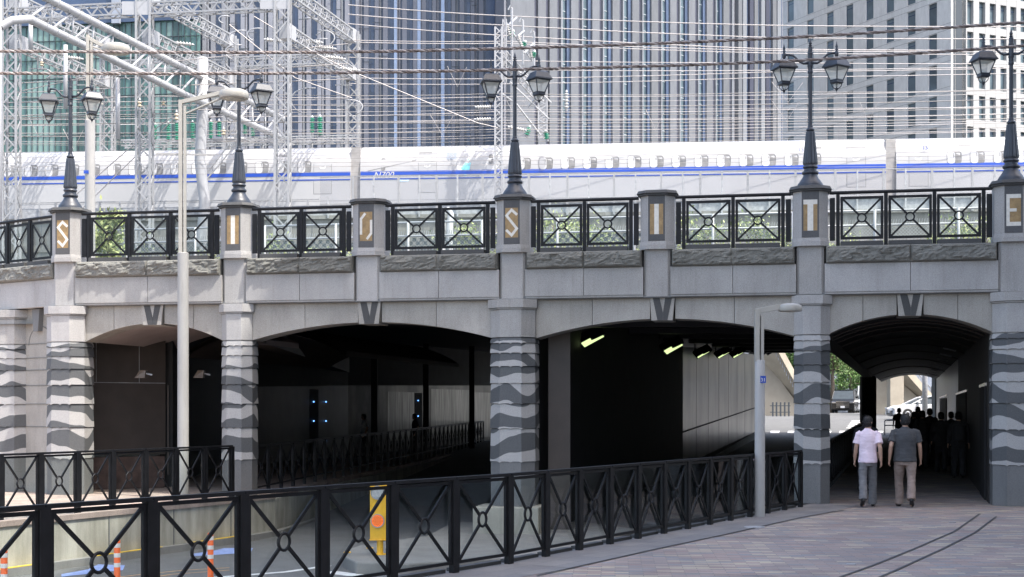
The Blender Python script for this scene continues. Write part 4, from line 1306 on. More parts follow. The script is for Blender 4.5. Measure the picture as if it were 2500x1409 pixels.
    fs = [(i * n_ + j, i * n_ + (j + 1) % n_, (i + 1) * n_ + (j + 1) % n_, (i + 1) * n_ + j) for i in range(len(hp) - 1) for j in range(n_)]
    hb.add(vs, fs + [tuple(range((len(hp) - 1) * n_, len(hp) * n_))])
    for k in range(60):
        an = random.uniform(0, 2 * math.pi); z = random.uniform(-.05, .11); r = .084 * math.sqrt(max(.05, 1 - (z / .135) ** 2))
        if math.sin(an) > .3 and z < .05: continue
        q = Vector((math.cos(an) * r, math.sin(an) * r * 1.2 - .006, z)); hb.tube([q, q * 1.06 + Vector((0, -.004, -.016)), q * 1.03 + Vector((0, 0, -.036))], [.012, .009, .003], 5)
    hb.build('hair', M[hairc], rt, smooth=True)
    # shirt
    mb = MB(T)
    hem = .84 if not skirt else .95
    mb.tube([(0, 0, hem), (0, 0, .95), (0, 0, 1.10), (0, -.005, 1.25), (0, -.015, 1.35), (0, -.015, 1.42), (0, -.01, 1.465)], [.192 * b, .184 * b, .176 * b, .186 * b, .182 * b, .150 * b, .062], 20, flat=[(1.0, .76)] * 2 + [(1.0, .70)] * 2 + [(1.02, .62), (1.1, .56), (1, 1)])
    for sx in (-1, 1):
        sh, el, wr = arms[sx]
        en = sh.lerp(el, .72) if sleeve == 'short' else el.lerp(wr, .9)
        if sleeve == 'short': mb.tube([Vector((sx * .13, -.01, 1.405)), sh, sh.lerp(el, .4), en], [.058, .068, .070, .076], 14)
        else: mb.tube([Vector((sx * .13, -.01, 1.405)), sh, el, en], [.065, .074, .058, .05], 14)
    mb.tube([(0, -.012, 1.44), (0, -.006, 1.485)], [.072, .066], 14)
    so = remesh('shirt', mb, M[shirt], rt, vox, 4)
    # folds
    for v in so.data.vertices:
        c = v.co / S
        d = noise.noise(Vector((c.x * 7, c.y * 7, c.z * 5 + H * 9))) * .012 + noise.noise(Vector((c.x * 16, c.y * 16, c.z * 10 + c.x * 8))) * .006
        v.co += v.normal * d
    # trousers or skirt
    mb = MB(T)
    mb.tube([(0, 0, 1.0), (0, 0, .94), (0, -.012, .86), (0, -.005, .78)], [.125 * b, .130 * b, .150 * b, .14 * b], 20, flat=(1.0, .74))
    if skirt:
        mb.tube([(0, 0, 1.0), (0, 0, .85), (0, 0, .50)], [.14, .17, .24], 20, flat=(1, .75))
    for sx in (-1, 1):
        hip, knee, ank = legs[sx]
        mb.tube([hip + Vector((0, -.01, .02)), hip.lerp(knee, .4), knee, knee.lerp(ank, .5), ank + Vector((0, -.004, -.035))], [.088 * b, .090 * b, .078, .076, .080], 14)
    to = remesh('trousers' if not skirt else 'skirt', mb, M[trou], rt, vox, 3)
    for v in to.data.vertices:
        c = v.co / S
        d = noise.noise(Vector((c.x * 12, c.y * 12, c.z * 9 + H * 5))) * .010 + noise.noise(Vector((c.x * 9, c.y * 9, c.z * 24))) * .006
        v.co += v.normal * d
    for sx in (-1, 1):
        hip, knee, ank = legs[sx]; lift = P[('l' if sx < 0 else 'r') + 'lift']
        mb = MB(T)
        dr = Vector((sx * .02, .20, -lift * .95)).normalized() if lift > .02 else Vector((sx * .02, .2, -.012)).normalized()
        heel = ank + Vector((0, -.045, -.045)); 
        mb.tube([heel, heel + dr * .08, heel + dr * .17, heel + dr * .235], [.040, .040, .046, .036], 12, flat=(1.0, .9), balls=True)
        mb.tube([heel + Vector((0, .02, .0)), ank + Vector((0, 0, .0))], [.042, .044], 10)
        remesh('shoe', mb, M['shoe'], rt, .012 if vox < .015 else .02, 2)
    if bag == 'back':
        mb = MB(T); mb.prism(octa(0, -.20, .15, .05), .98, 1.38); remesh('backpack', mb, M['dark_cloth'], rt, .02, 4)
    if bag == 'hand':
        mb = MB(T); wr = arms[1][2]; mb.box(wr.x - .05, wr.x + .05, wr.y - .15, wr.y + .15, .45, .72); mb.tube([(wr.x, wr.y - .08, .72), (wr.x, wr.y, .80), (wr.x, wr.y + .08, .72)], .012, 6); remesh('handbag', mb, M['dark_cloth'], rt, .02, 2)
    return rt
def gp(x, y):
    return gpt(x, y)
p = gp(2119, 1238)
person((p.x, p.y, 0), -.20, 1.70, 'man in a lavender short-sleeved shirt and grey trousers walking away', 'lav', 'gtrou', dict(rf=.24, lf=-.27, llift=.10, lk=.05, rlift=0, rk=0, la=(.03, .14), ra=(-.08, -.04), turn=-.5), vox=.011, build=.93)
p = gp(2210, 1238)
person((p.x, p.y, 0), -.20, 1.74, 'man in a loose charcoal T-shirt and taupe trousers walking away', 'char', 'ttrou', dict(lf=.22, rf=-.26, rlift=.10, rk=.05, llift=0, la=(-.10, -.04), ra=(.04, .16), turn=.15), vox=.011, build=1.12)
sil = [(2114, 1150, 1.70, 'dark-haired pedestrian just ahead of the man in lavender', 'back', 'dark_cloth', 31.5),
       (2195, 0, 1.62, 'far silhouetted pedestrian seen above the head of the man in charcoal', None, 'dark_cloth', 62),
       (2241, 0, 1.72, 'silhouetted man, tallest of the far walkers, in front of the white car', None, 'dark_cloth', 54),
       (2252, 0, 1.68, 'silhouetted walker with a backpack in the middle of the footway', 'back', 'dark_cloth', 43),
       (2297, 0, 1.66, 'silhouetted walker carrying a bag beside the first lit recess', 'hand', 'dark_cloth', 40.5),
       (2340, 0, 1.70, 'silhouetted walker close to the steel wall', 'back', 'dark_cloth', 37.5),
       (2270, 0, 1.72, 'silhouetted walker half hidden between the backpack wearer and the bag carrier', None, 'dark_cloth', 46),
       (2322, 0, 1.64, 'shorter silhouetted walker between the bag carrier and the one by the wall', None, 'dark_cloth', 44),
       (2232, 0, 1.60, 'silhouetted walker just right of the head of the man in charcoal', None, 'dark_cloth', 48)]
for x, y, H, lb, bag, cl, Y in sil:
    X = (x - 1250) / F * Y
    person((X, Y, zwalk(Y)), -.25, H, lb, cl, 'dark_cloth', dict(lf=.12, rf=-.12, rlift=.04), vox=.022, group='people walking in the underpass', bag=bag, sleeve='long' if bag else 'short')
# people on the left pavement inside
for x, Y, sh, lb in ((889, 57, 'wshirt', 'person in a pale shirt walking behind the dark fence under the middle arch'), (1013, 60, 'dark_cloth', 'silhouetted person in front of the bright panel under the middle arch')):
    X = (x - 1250) / F * Y
    person((X, Y, .02), 1.9, 1.66, lb, sh, 'dark_cloth', dict(lf=.1, rf=-.1, rlift=.03), vox=.022, group='people behind the dark fence', bag=None)
ORD = ['first', 'second', 'third', 'fourth', 'fifth', 'sixth', 'seventh', 'eighth', 'ninth', 'tenth', 'eleventh', 'twelfth', 'thirteenth', 'fourteenth', 'fifteenth', 'sixteenth', 'seventeenth', 'eighteenth']
ORD2 = ORD + ['nineteenth', 'twentieth'] + ['twenty-' + o for o in ORD[:9]] + ['thirtieth'] + ['thirty-' + o for o in ORD[:9]]
# ================================================================ OFFICE TOWER BESIDE THE CAMERA (casts the shade over the street)
M['officew'] = plain('pale_office_cladding', (0.36, 0.36, 0.35), 0.7, 0, 0.06, .5)
M['officeg'] = plain('office_glass', (0.05, 0.07, 0.09), 0.1, 0, 0.2, .5)
ob = empty('office_building', (24, 5, 0), 0, 'tall pale office block right of the pavement, outside the photo, shading the street', 'building')
mb = MB(); mb.box(10.3, 24, -6, 24.6, 0, 41.0); mb.build('wall', M['officew'], ob)
mb = MB()
for fl in range(12):
    z = 1.0 + fl * 3.35
    for k in range(8): mb.box(10.22, 10.29, -5.2 + k * 3.7, -2.6 + k * 3.7, z, z + 2.0)
o = mb.build('windows', M['officeg'], ob); o['kind'] = 'stuff'
mb = MB(); mb.box(10.1, 24.2, -6.2, 24.8, 41.0, 41.3); mb.build('parapet', M['conc2'], ob)

# ================================================================ RAILWAY VIADUCT, NOISE BARRIER, TRAIN
TK = 0.087
ta = math.atan(TK)
def RM(Y0): return Matrix.Translation((0, Y0, 0)) @ Matrix.Rotation(-ta, 4, 'Z')
VM = RM(65.2)
vd = empty('railway_viaduct', (0, 65.2, 4.97), -ta, 'pale concrete railway viaduct carrying the white train behind the bridge', 'viaduct')
mb = MB(VM); mb.box(-45, 45, 0, .3, 4.9, 10.35); mb.build('parapet_wall', M['conc2'], vd)
mb = MB(VM); mb.box(-45, 45, -.12, .4, 10.36, 10.52); mb.build('coping', M['conc2'], vd)
mb = MB(VM); mb.box(-45, 45, .31, 14, 9.9, 10.34); mb.build('track_deck', M['conc2'], vd)
mb = MB(VM)
for z in (7.6, 9.0): mb.box(-45, 45, -.08, -.001, z, z + .10)
mb.build('wall_ledge', M['conc2'], vd)
mb = MB(VM)
for k in range(36): mb.box(-44 + k * 2.5, -43.95 + k * 2.5, -.015, -.001, 4.97, 10.3)
mb.build('wall_joints', M['mgran'], vd)
nb = empty('noise_barrier', (0, 65.1, 10.5), -ta, 'clear acrylic noise barrier with pale steel posts in front of the train', 'barrier')
NM = RM(65.1)
mb = MB(NM); mb.box(-8.6, 45, -.02, .0, 11.05, 12.22); mb.build('clear_panels', M['acryl'], nb)
mb = MB(NM); mb.box(-8.6, 45, -.05, .03, 12.221, 12.26); mb.box(-8.6, 45, -.05, .03, 11.0, 11.045); mb.box(-45, -8.62, -.05, .03, 11.22, 11.26); mb.build('rails', M['galv'], nb)
mb = MB(NM); mb.box(-45, 45, .04, .07, 10.53, 10.98); mb.build('lower_panel', M['galvd'], nb)
k = 0; x = -44
while x < 45:
    top = 12.25 if x > -8.7 else 11.24
    mb = MB(NM); mb.box(x, x + .10, -.1, -.052, 10.4, top); mb.build('post', M['galv'], nb)
    if k % 1 == 0:
        mb = MB(NM); mb.box(x + .95, x + 1.02, -.1, -.052, 10.4, top); mb.build('post', M['galvd'], nb)
    k += 1; x += 2.05 if k % 3 else 1.7
M['gang'] = plain('pale_gangway_rubber', (0.31, 0.30, 0.29), 0.7, 0, 0.15, 3)
# train
TM = RM(69.0)
tr = empty('bullet_train', (0, 69, 10.9), -ta, 'white bullet train with a blue stripe crossing behind the bridge', 'train')
def carbody(x0, x1):
    mb = MB(TM)
    prof = [(.10, 11.05), (-.02, 11.25), (0, 11.5), (0, 12.9), (.06, 13.55), (.22, 14.02), (.55, 14.30), (1.0, 14.42), (1.7, 14.46), (2.4, 14.42), (2.85, 14.30), (3.18, 14.02), (3.34, 13.5), (3.4, 12.9), (3.4, 11.3), (3.3, 11.05)]
    mb.slab(prof, x0, x1, axis='x')
    return mb.build('car_body', M['train'], tr, smooth=True, auto=True)
def sheetx(x0, x1, z0, z1, dy=.004, th=.02):
    mb = MB(TM)
    # follow the body side
    def yy(z):
        P = [(-.02, 11.25), (0, 11.5), (0, 12.9), (.06, 13.55), (.22, 14.02), (.55, 14.3)]
        for (ya, za), (yb, zb) in zip(P[:-1], P[1:]):
            if za <= z <= zb: return ya + (yb - ya) * (z - za) / (zb - za)
        return 0
    n = 4
    zs = [z0 + (z1 - z0) * i / n for i in range(n + 1)]
    pg = [(yy(z) - dy, z) for z in zs] + [(yy(z) + th, z) for z in zs[::-1]]
    mb.slab(pg, x0, x1, axis='x')
    return mb
def rr_window(x, z, w_, h, dy=.006, r=.13):
    mb = MB(TM)
    pts = []
    for (cx, cz, a0) in ((x + w_ / 2 - r, z + h / 2 - r, 0), (x - w_ / 2 + r, z + h / 2 - r, 90), (x - w_ / 2 + r, z - h / 2 + r, 180), (x + w_ / 2 - r, z - h / 2 + r, 270)):
        for k in range(5): 
            an = R(a0 + k * 22.5); pts.append((cx + r * math.cos(an), cz + r * math.sin(an)))
    def yb(z): return (0 if z < 12.9 else (z - 12.9) / .65 * .06) if z < 13.55 else .06 + (z - 13.55) / .47 * .16
    n = len(pts)
    vs = [(a, yb(c) - dy, c) for a, c in pts] + [(a, yb(c) + .03, c) for a, c in pts]
    mb.add(vs, [tuple(range(n)), tuple(range(n, 2 * n))[::-1]] + [(n + j, n + (j + 1) % n, (j + 1) % n, j) for j in range(n)])
    return mb
cars = [(-32.05, -7.65), (-7.2, 17.2), (17.65, 42.1)]
for ci, (x0, x1) in enumerate(cars):
    cb = carbody(x0, x1)
    sheetx(x0 + .02, x1 - .02, 12.91, 13.10, .012).build('wide_blue_stripe', M['blue'], cb)
    sheetx(x0 + .02, x1 - .02, 12.70, 12.755, .012).build('thin_blue_stripe', M['blue'], cb)
    sheetx(x0 + .02, x1 - .02, 11.72, 11.735).build('skirt_seam', M['train_l'], cb)
    # doors
    for dx in (1.0, 24.4 - 1.35):
        if ci == 1 and dx < 2: dx = 3.2
        xc = x0 + dx
        d_ = sheetx(xc - .44, xc + .44, 12.05, 13.95, .003); dd = d_.build('door', M['train_l'], cb)
        sheetx(xc - .415, xc + .415, 12.07, 13.925, .007).build('door_leaf', M['train'], dd)
        rr_window(xc, 13.52, .30, .56, .014, .10).build('door_window', M['blind'], dd)
    # windows
    xs = [x0 + 2.6 + i * 1.03 for i in range(20)]
    if ci == 0: xs = [x for x in xs if x < x1 - 1.9]
    if ci == 1: xs = [x for x in xs if x > x0 + 5.3 and x < x1 - 2.4] ; xs = [x for x in xs if x > -0.2]
    for i, xw in enumerate(xs):
        f = rr_window(xw, 13.36, .66, .60, .006, .14); wf = f.build('window', M['train_l'], cb)
        g2 = rr_window(xw + .14, 13.36, .36, .56, .012, .12); g2.build('window_glass', M['trainwin'], wf)
        b2 = rr_window(xw - .13, 13.36, .34, .55, .014, .12); b2.build('window_blind', M['blind'], wf)
    # small vents and number plates
    for dx in (3.1, 21.2):
        sheetx(x0 + dx - .3, x0 + dx + .3, 13.88, 13.99, .006).build('vent', M['train_l'], cb)
    # dark underframe
mb = MB(TM); mb.box(-31.8, 42, .35, 3.0, 10.45, 11.04); mb.build('bogie_row', M['brown'], tr)
mb = MB(TM)
for a, b in ((-7.65, -7.2), (17.2, 17.65)):
    mb = MB(TM); mb.box(a, b, .12, 3.2, 11.2, 14.25); mb.build('gangway', M['gang'], tr)
# end-car window odd ones
WM_T = TM
for x_, z_ in ((-2.3, 13.5), (-.9, 13.3)):
    rr_window(x_, 13.36, .6, .58, .006, .13).build('wide_window', M['blind'], tr)
rr_window(-6.1, 13.42, .2, .6, .008, .08).build('small_window', M['trainwin'], tr); rr_window(-1.0, 13.62, .2, .45, .016, .08).build('small_window', M['trainwin'], tr)
rr_window(15.45, 13.55, .5, .26, .008, .06).build('small_window', M['blind'], tr)
# car number and swoosh marks
TX = TM @ Matrix.Translation((-2.85, .10, 13.82)) @ Matrix.Rotation(R(90 + 0), 4, 'X')
mb = sheetx(-3.10, -2.62, 13.62, 13.96, .002); npn = mb.build('number_plate', M['greyw'], tr)
text_mesh('15', .30, M['blind'], 'car_number', npn, TM @ Matrix.Translation((-2.86, .02, 13.79)) @ Matrix.Rotation(R(90), 4, 'X'), .01)
text_mesh('15', .26, M['blue'], 'car_number', npn, TM @ Matrix.Translation((13.35, .02, 13.82)) @ Matrix.Rotation(R(90), 4, 'X'), .01)
text_mesh('15', .26, M['blue'], 'car_number', npn, TM @ Matrix.Translation((18.95, .02, 13.82)) @ Matrix.Rotation(R(90), 4, 'X'), .01)
def swoosh(pts, mat, nm):
    mb = MB(TM)
    def yb(z): return (0 if z < 12.9 else (z - 12.9) / .65 * .06) if z < 13.55 else .06 + (z - 13.55) / .47 * .16
    n = len(pts)
    mb.add([(a, yb(c) - .010, c) for a, c in pts], [tuple(range(n))]); mb.build(nm, mat, tr)
swoosh([(-5.4, 12.6), (-4.9, 12.6), (-4.35, 13.65)], M['skyb'], 'pale_blue_wedge')
swoosh([(-6.9, 13.12), (-6.78, 13.12), (-4.55, 13.58), (-4.50, 13.66)], M['train_l'], 'thin_line_mark')
swoosh([(-2.2, 12.8), (-2.0, 13.12), (-1.95, 13.4), (-2.05, 13.62), (-2.4, 13.2)], M['teal'], 'teal_swoosh')
text_mesh('N700', .42, M['blind'], 'white_lettering', tr, TM @ Matrix.Translation((-6.1, -.012, 12.90)) @ Matrix.Rotation(R(90), 4, 'X'), .004, .35)

# ================================================================ LATTICE GANTRIES
def lattice(mb, p, q, w_, h, n, t=.05, up=(0, 0, 1), dt=None):
    """box lattice between p and q, width w_, height h, n bays"""
    p = Vector(p); q = Vector(q); d = (q - p).normalized(); up = Vector(up)
    if abs(d.dot(up)) > .95: up = Vector((0, 1, 0))
    s_ = d.cross(up).normalized(); u = s_.cross(d).normalized(); dt = dt or t * .7
    cs = [s_ * (w_ / 2 * a) + u * (h / 2 * b) for a, b in ((-1, -1), (1, -1), (1, 1), (-1, 1))]
    for c in cs: mb.bar(p + c, q + c, t, t, up=u)
    for k in range(4):
        a, b = cs[k], cs[(k + 1) % 4]; nn = (a + b).normalized()
        for i in range(n):
            A = p + (q - p) * (i / n); B_ = p + (q - p) * ((i + 1) / n)
            if i % 2: a1, b1 = A + a, B_ + b
            else: a1, b1 = A + b, B_ + a
            mb.bar(a1, b1, dt, dt * .5, up=nn)
gnear = [at(28, 500, 64.3), at(353, 500, 63.4), at(690, 500, 62.5)]
gfar = [Vector((-19.9, 72.6, 0)), Vector((-13.7, 71.9, 0)), Vector((-7.65, 71.0, 0))]
gt = empty('lattice_gantry', (gnear[1].x, gnear[1].y, 5), 0, 'large pale steel lattice gantry spanning the tracks on the left, with paired masts', 'gantry')
for i, p in enumerate(gnear):
    mb = MB(); lattice(mb, (p.x, p.y, 4.97), (p.x, p.y, 20.2), .58, .58, 24, .09, dt=.06); mb.build('near_mast', M['galv'], gt)
for i, p in enumerate(gfar):
    mb = MB(); lattice(mb, (p.x, p.y, 4.97), (p.x, p.y, 20.0), .56, .56, 24, .09, dt=.06); mb.build('far_mast', M['galv'], gt)
for i in range(2):
    a = gnear[i].copy(); b = gnear[i + 1].copy(); a.z = b.z = 19.05; a.x += .3; b.x -= .3
    mb = MB(); lattice(mb, a, b, .5, .48, 14, .07, dt=.055); mb.build('row_beam', M['galv'], gt)
    a = gfar[i].copy(); b = gfar[i + 1].copy(); a.z = b.z = 18.75; a.x += .3; b.x -= .3
    mb = MB(); lattice(mb, a, b, .5, .45, 14, .07, dt=.055); mb.build('row_beam', M['galv'], gt)
mb = MB(); a = gnear[0].copy(); a.z = 19.05; b = a + Vector((-4, .35, 0)); lattice(mb, a, b, .5, .48, 8, .07); mb.build('row_beam', M['galv'], gt)
for i in range(3):
    for z, dz in ((19.75, .55), (17.95, .55)):
        a = gnear[i].copy(); b = gfar[i].copy(); a.z = z; b.z = z; d = (b - a).normalized()
        mb = MB(); lattice(mb, a + d * .5, b - d * .3, .42, .5, 22, .065, dt=.05); mb.build('cross_beam', M['galv'], gt)
        mb = MB(); mb.bar(a + d * .2, a + d * .9, .5, .62); mb.build('gusset_plate', M['wpipe'], gt); mb = MB(); mb.bar(b - d * .7, b - d * .2, .5, .62); mb.build('gusset_plate', M['wpipe'], gt)
    mb = MB(); a = gnear[i].copy(); mb.box(a.x - .9, a.x + .35, a.y - .30, a.y - .27, 18.75, 19.32) if i else None
    if i: mb.build('gusset_plate', M['wpipe'], gt)
for a, b in ((gnear[0], gfar[0]), (gnear[1], gfar[1]), (gnear[2], gfar[2])):
    for f_ in (.25, .45, .65, .85):
        mb = MB(); p = a.lerp(b, f_); mb.bar((p.x, p.y, 17.6), (p.x, p.y, 17.2), .05, .05)
        mb.bar((p.x - .4, p.y, 17.2), (p.x + .4, p.y, 17.2), .04, .04); mb.build('hanger', M['galv'], gt)


# tubular truss gantry
tg_ = empty('tubular_gantry', (at(495, 400, 66).x, 66, 5), 0, 'white tubular truss gantry with a round pole, receding over the tracks at the upper left', 'gantry')
cA = [at(70, 46, 52), at(461, 236, 64.4), at(680, 333, 73.6)]; cB = [at(100, -12, 52.6), at(490, 188, 65.8), at(690, 290, 75)]
cA2 = [p + Vector((-1.1, .25, .35)) for p in cA]
nn_ = 15
def lerp3(P, t):
    L1 = (P[1] - P[0]).length; L2 = (P[2] - P[1]).length; s_ = t * (L1 + L2)
    return P[0].lerp(P[1], s_ / L1) if s_ <= L1 else P[1].lerp(P[2], (s_ - L1) / L2)
mb = MB()
for i in range(nn_):
    a = lerp3(cA, i / nn_); b = lerp3(cB, (i + .5) / nn_); c = lerp3(cA, (i + 1) / nn_)
    mb.tube([a, b], .05, 6); mb.tube([b, c], .035, 6)
mb.build('web_tubes', M['wpipe'], tg_, smooth=True)
mb = MB()
for P, nm, pre in ((cA, 'lower_chord', [at(2, 66, 51.6), at(30, 50, 51.8)]), (cB, 'upper_chord', [])):
    mb = MB(); mb.tube(pre + P, .15, 12)
    for i in range(2 * nn_):
        a = lerp3(P, (i + .3) / (2 * nn_)); b = lerp3(P, min(1, (i + .34) / (2 * nn_))); mb.tube([a, b], .17, 12, 1)
    mb.build(nm, [M['wpipe'], M['galvd']], tg_, smooth=True, auto=True)
p = at(495, 500, 66)
mb = MB(); mb.tube([(p.x - .06, p.y, 4.97), (p.x - .06, p.y, 9.5), (p.x + .10, p.y, 11), (p.x - .12, p.y, 13), (p.x - .02, p.y, 15), (p.x, p.y, 17.6)], [.26, .26, .25, .25, .25, .24], 14); mb.build('pole', M['wpipe'], tg_, smooth=True)
mb = MB(); q = at(0, 300, 51.5); mb.tube([(q.x - .1, q.y, 4.97), (q.x - .1, q.y, 19)], .16, 12); mb.build('pole', M['wpipe'], tg_, smooth=True)
e_ = at(531, 264, 67.5)
mb = MB(); mb.tube([(p.x, p.y, 14.9), (p.x + .35, p.y + .6, 15.35), e_, e_ + Vector((.5, 1.2, -.1))], .14, 10); mb.build('elbow_arm', M['wpipe'], tg_, smooth=True)
for x, yt, yb in ((160, 110, 265), (288, 190, 340), (75, 60, 120)):
    Y = 60; mb = MB(); a = at(x, yt, Y); b = at(x, yb, Y); mb.tube([a, b], .09, 8); mb.build('hanging_tube', M['wpipe'], tg_, smooth=True)
mb = MB()
a = at(425, 455, 65); 
mb.tube([at(497, 432, 66.2), at(560, 352, 66.4)], .035, 6); mb.tube([at(503, 440, 66.2), at(568, 362, 66.4)], .035, 6); mb.build('stay_bars', M['galv'], tg_)

# centre lattice mast with arms
p = at(1217, 470, 66)
cm = empty('catenary_mast', (p.x, p.y, 4.97), 0, 'narrow white lattice mast behind the middle ornate lamp, carrying insulators', 'mast')
mb = MB(); lattice(mb, (p.x, p.y, 4.97), (p.x, p.y, 18.95), .30, .30, 46, .075, dt=.05); mb.build('lattice_mast', M['wpipe'], cm)
mb = MB(); q = at(1232, 40, 66.5); lattice(mb, (q.x, q.y, 16.6), (q.x, q.y, 19.45), .16, .16, 8, .05); mb.build('upper_mast', M['wpipe'], cm)
mb = MB()
for k, (x, y0, y1) in enumerate(((1250, 14, 160), (1277, 44, 160), (1304, 72, 165))):
    a = at(x, y1, 67 + k); b = at(x, y0 + 6, 67 + k); c = at(x - 4, y0, 67 + k)
    mb.tube([a, b, c, at(x - 9, y0 + 10, 67 + k)], .045, 6)
for x0, y0, x1, y1 in ((1238, 60, 1252, 80), (1252, 80, 1300, 150), (1240, 62, 1262, 42), (1252, 165, 1330, 215), (1225, 150, 1290, 190), (1262, 90, 1280, 75), (1280, 130, 1304, 105),
                       (1225, 228, 1262, 255), (1262, 255, 1320, 330), (1245, 200, 1340, 290), (1300, 205, 1345, 250), (1315, 230, 1290, 262)):
    mb.bar(at(x0, y0, 67), at(x1, y1, 68), .06, .06)
mb.build('bracket_arms', M['wpipe'], cm)
mb = MB(); lattice(mb, at(1325, 340, 72), at(1325, 200, 72), .42, .42, 12, .06, dt=.04); mb.build('short_lattice', M['wpipe'], cm)
mb = MB(); lattice(mb, at(1227, 135, 67), at(1320, 240, 70), .35, .35, 10, .06, dt=.04); mb.build('diagonal_lattice', M['wpipe'], cm)

# insulators ------------------------------------------------------
def insul(p, q, r, n, mat, label, grp):
    p = Vector(p); q = Vector(q); rt = empty('insulator', (p + q) / 2, 0, label, 'insulator', grp)
    d = q - p; L = d.length; Rm = Matrix.Translation(p) @ d.to_track_quat('Z', 'Y').to_matrix().to_4x4()
    mb = MB(Rm); pr = []
    for k in range(n):
        z0 = L * k / n; z1 = L * (k + 1) / n
        pr += [(r * .45, z0 + .01), (r, z0 + (z1 - z0) * .35), (r * .95, z0 + (z1 - z0) * .5), (r * .45, z0 + (z1 - z0) * .75)]
    mb.lathe([(.001, 0)] + pr + [(.001, L)], n=12)
    mb.build('ribbed_stack', M[mat], rt, smooth=True)
    mb = MB(Rm); mb.lathe([(r * .5, -.10), (r * .6, -.02), (r * .3, 0)], n=8); mb.lathe([(r * .3, L), (r * .6, L + .02), (r * .25, L + .12)], n=8)
    mb.build('end_fitting', M['galvd'], rt)
GI = 'green insulators above the train'
for i, (x, y0, y1) in enumerate(((378, 340, 305), (411, 341, 302), (432, 342, 298), (470, 338, 300), (515, 338, 298), (535, 338, 296), (598, 328, 302), (617, 332, 296), (762, 325, 288), (781, 330, 286))):
    insul(at(x, y0, 74), at(x, y1, 74), .13 if x != 781 else .16, 9, 'ins_g', 'green ribbed insulator on the rack above the train, the ' + ORD[i] + ' from the left', GI)
for hi, (x0, y0, x1, y1) in enumerate(((1165, 262, 1200, 261), (1163, 292, 1200, 291), (1245, 311, 1280, 318))):
    insul(at(x0, y0, 66), at(x1, y1, 66), .10, 6, 'ins_w', 'white disc insulator string ' + ['left of the narrow white mast, upper', 'left of the narrow white mast, lower', 'right of the middle ornate lamp'][hi], 'white disc strings')
for hi, (x0, y0, x1, y1) in enumerate(((1237, 60, 1245, 88), (1266, 90, 1275, 116), (1294, 122, 1298, 142))):
    insul(at(x0, y0, 67), at(x1, y1, 67), .09, 5, 'ins_w', 'white insulator string on the ' + ['highest', 'middle', 'lowest'][hi] + ' hooked arm above the middle lamp', 'white hooked insulators')
for hi, (x0, y0, x1, y1) in enumerate(((1246, 90, 1252, 78), (1275, 116, 1281, 104), (1300, 140, 1304, 128), (1286, 330, 1292, 312), (1335, 340, 1332, 322))):
    insul(at(x0, y0, 67.5), at(x1, y1, 67.5), .14, 4, 'ins_g', 'short green insulator ' + ['on the highest hooked arm', 'on the second hooked arm', 'on the lowest hooked arm', 'above the train right of the middle lamp', 'above the train at the short lattice'][hi], 'short green insulators')
insul(at(1383, 265, 68), at(1383, 226, 68), .11, 5, 'ins_w', 'white striped insulator hanging right of the middle lamp', None)
for hi, (x, y0, y1) in enumerate(((341, 262, 246), (431, 294, 275), (399, 258, 246), (546, 330, 316), (102, 162, 150))):
    insul(at(x, y0, 63), at(x, y1, 63), .10, 2, 'ins_b', 'small cream bell insulator ' + ['beside the second gantry mast', 'left of the tall cream lamp post', 'between the second mast and the tall post', 'below the round lamp head', 'above the leftmost lantern'][hi], 'cream bell insulators')
for i, (base, n) in enumerate((((650, 97), 5), ((745, 100), 6), ((777, 115), 6), ((800, 140), 6), ((430, 105), 5), ((160, 140), 6), ((120, 128), 5), ((250, 180), 6), ((835, 168), 6))):
    x, y = base
    insul(at(x, y, 66), at(x + 38, y + 4, 66), .10, n, 'ins_w' if n == 5 else 'ins_b' if False else 'ins_w', 'pale disc string ' + ['at the top between the second and third gantry masts', 'just right of the third gantry mast', 'second along the beam right of the third mast', 'third along the beam right of the third mast', 'right of the second gantry mast', 'above the leftmost ornate lamp', 'left above the leftmost ornate lamp', 'above the round cream pole', 'at the far right gantry mast'][i], 'disc strings on the gantry')
# equipment rack above the train (dark lattice)
er = empty('equipment_rack', at(600, 348, 75), 0, 'grey lattice rack above the train holding the green insulators', 'rack')
mb = MB(); lattice(mb, at(300, 352, 75), at(870, 340, 75), .7, .28, 34, .06, dt=.04); mb.build('rack_frame', M['galvd'], er)
mb = MB(); mb.tube([at(520, 339, 73), at(600, 340, 73)], .11, 10); mb.build('white_tube', M['wpipe'], er, smooth=True)
for x in (400, 480, 560, 640, 760): 
    mb = MB(); a = at(x, 352, 75); mb.tube([a, (a.x, a.y, 5)], .08, 6); mb.build('leg', M['galvd'], er)

# ================================================================ WIRES
def wire(pts, Y, r=.022, mat='wire', label=None, grp='railway wires', sag=0.0):
    mb = MB(); P = [at(x, y, Y) for x, y in pts]
    out = []
    for a, b in zip(P[:-1], P[1:]):
        n = 8
        for k in range(n):
            t = k / n; q = a.lerp(b, t); q.z -= sag * 4 * t * (1 - t); out.append(q)
    out.append(P[-1])
    mb.tube(out, r, 4)
    return tag(mb.build('overhead_wire', M[mat], None), label or 'thin pale overhead wire running along the railway', 'wire', grp)
W4 = [(12, 39, 62), (35, 62, 92), (58, 87, 120), (98, 101, 124), (103, 106, 130), (140, 148, 153), (168, 170, 172), (190, 192, 176), (204, 205, 189)]
for i, (a, b, c) in enumerate(W4):
    dd = (c - b) / 600
    wire([(850, a), (1235, b), (1880, c), (2640, c + (2 if i < 6 else -14))], 68 + i * .8, .024 if i < 3 else .02, 'wire', 'bright feeder wire high across the towers, the ' + ORD[i] + ' from the top', 'high feeder wires', .04)
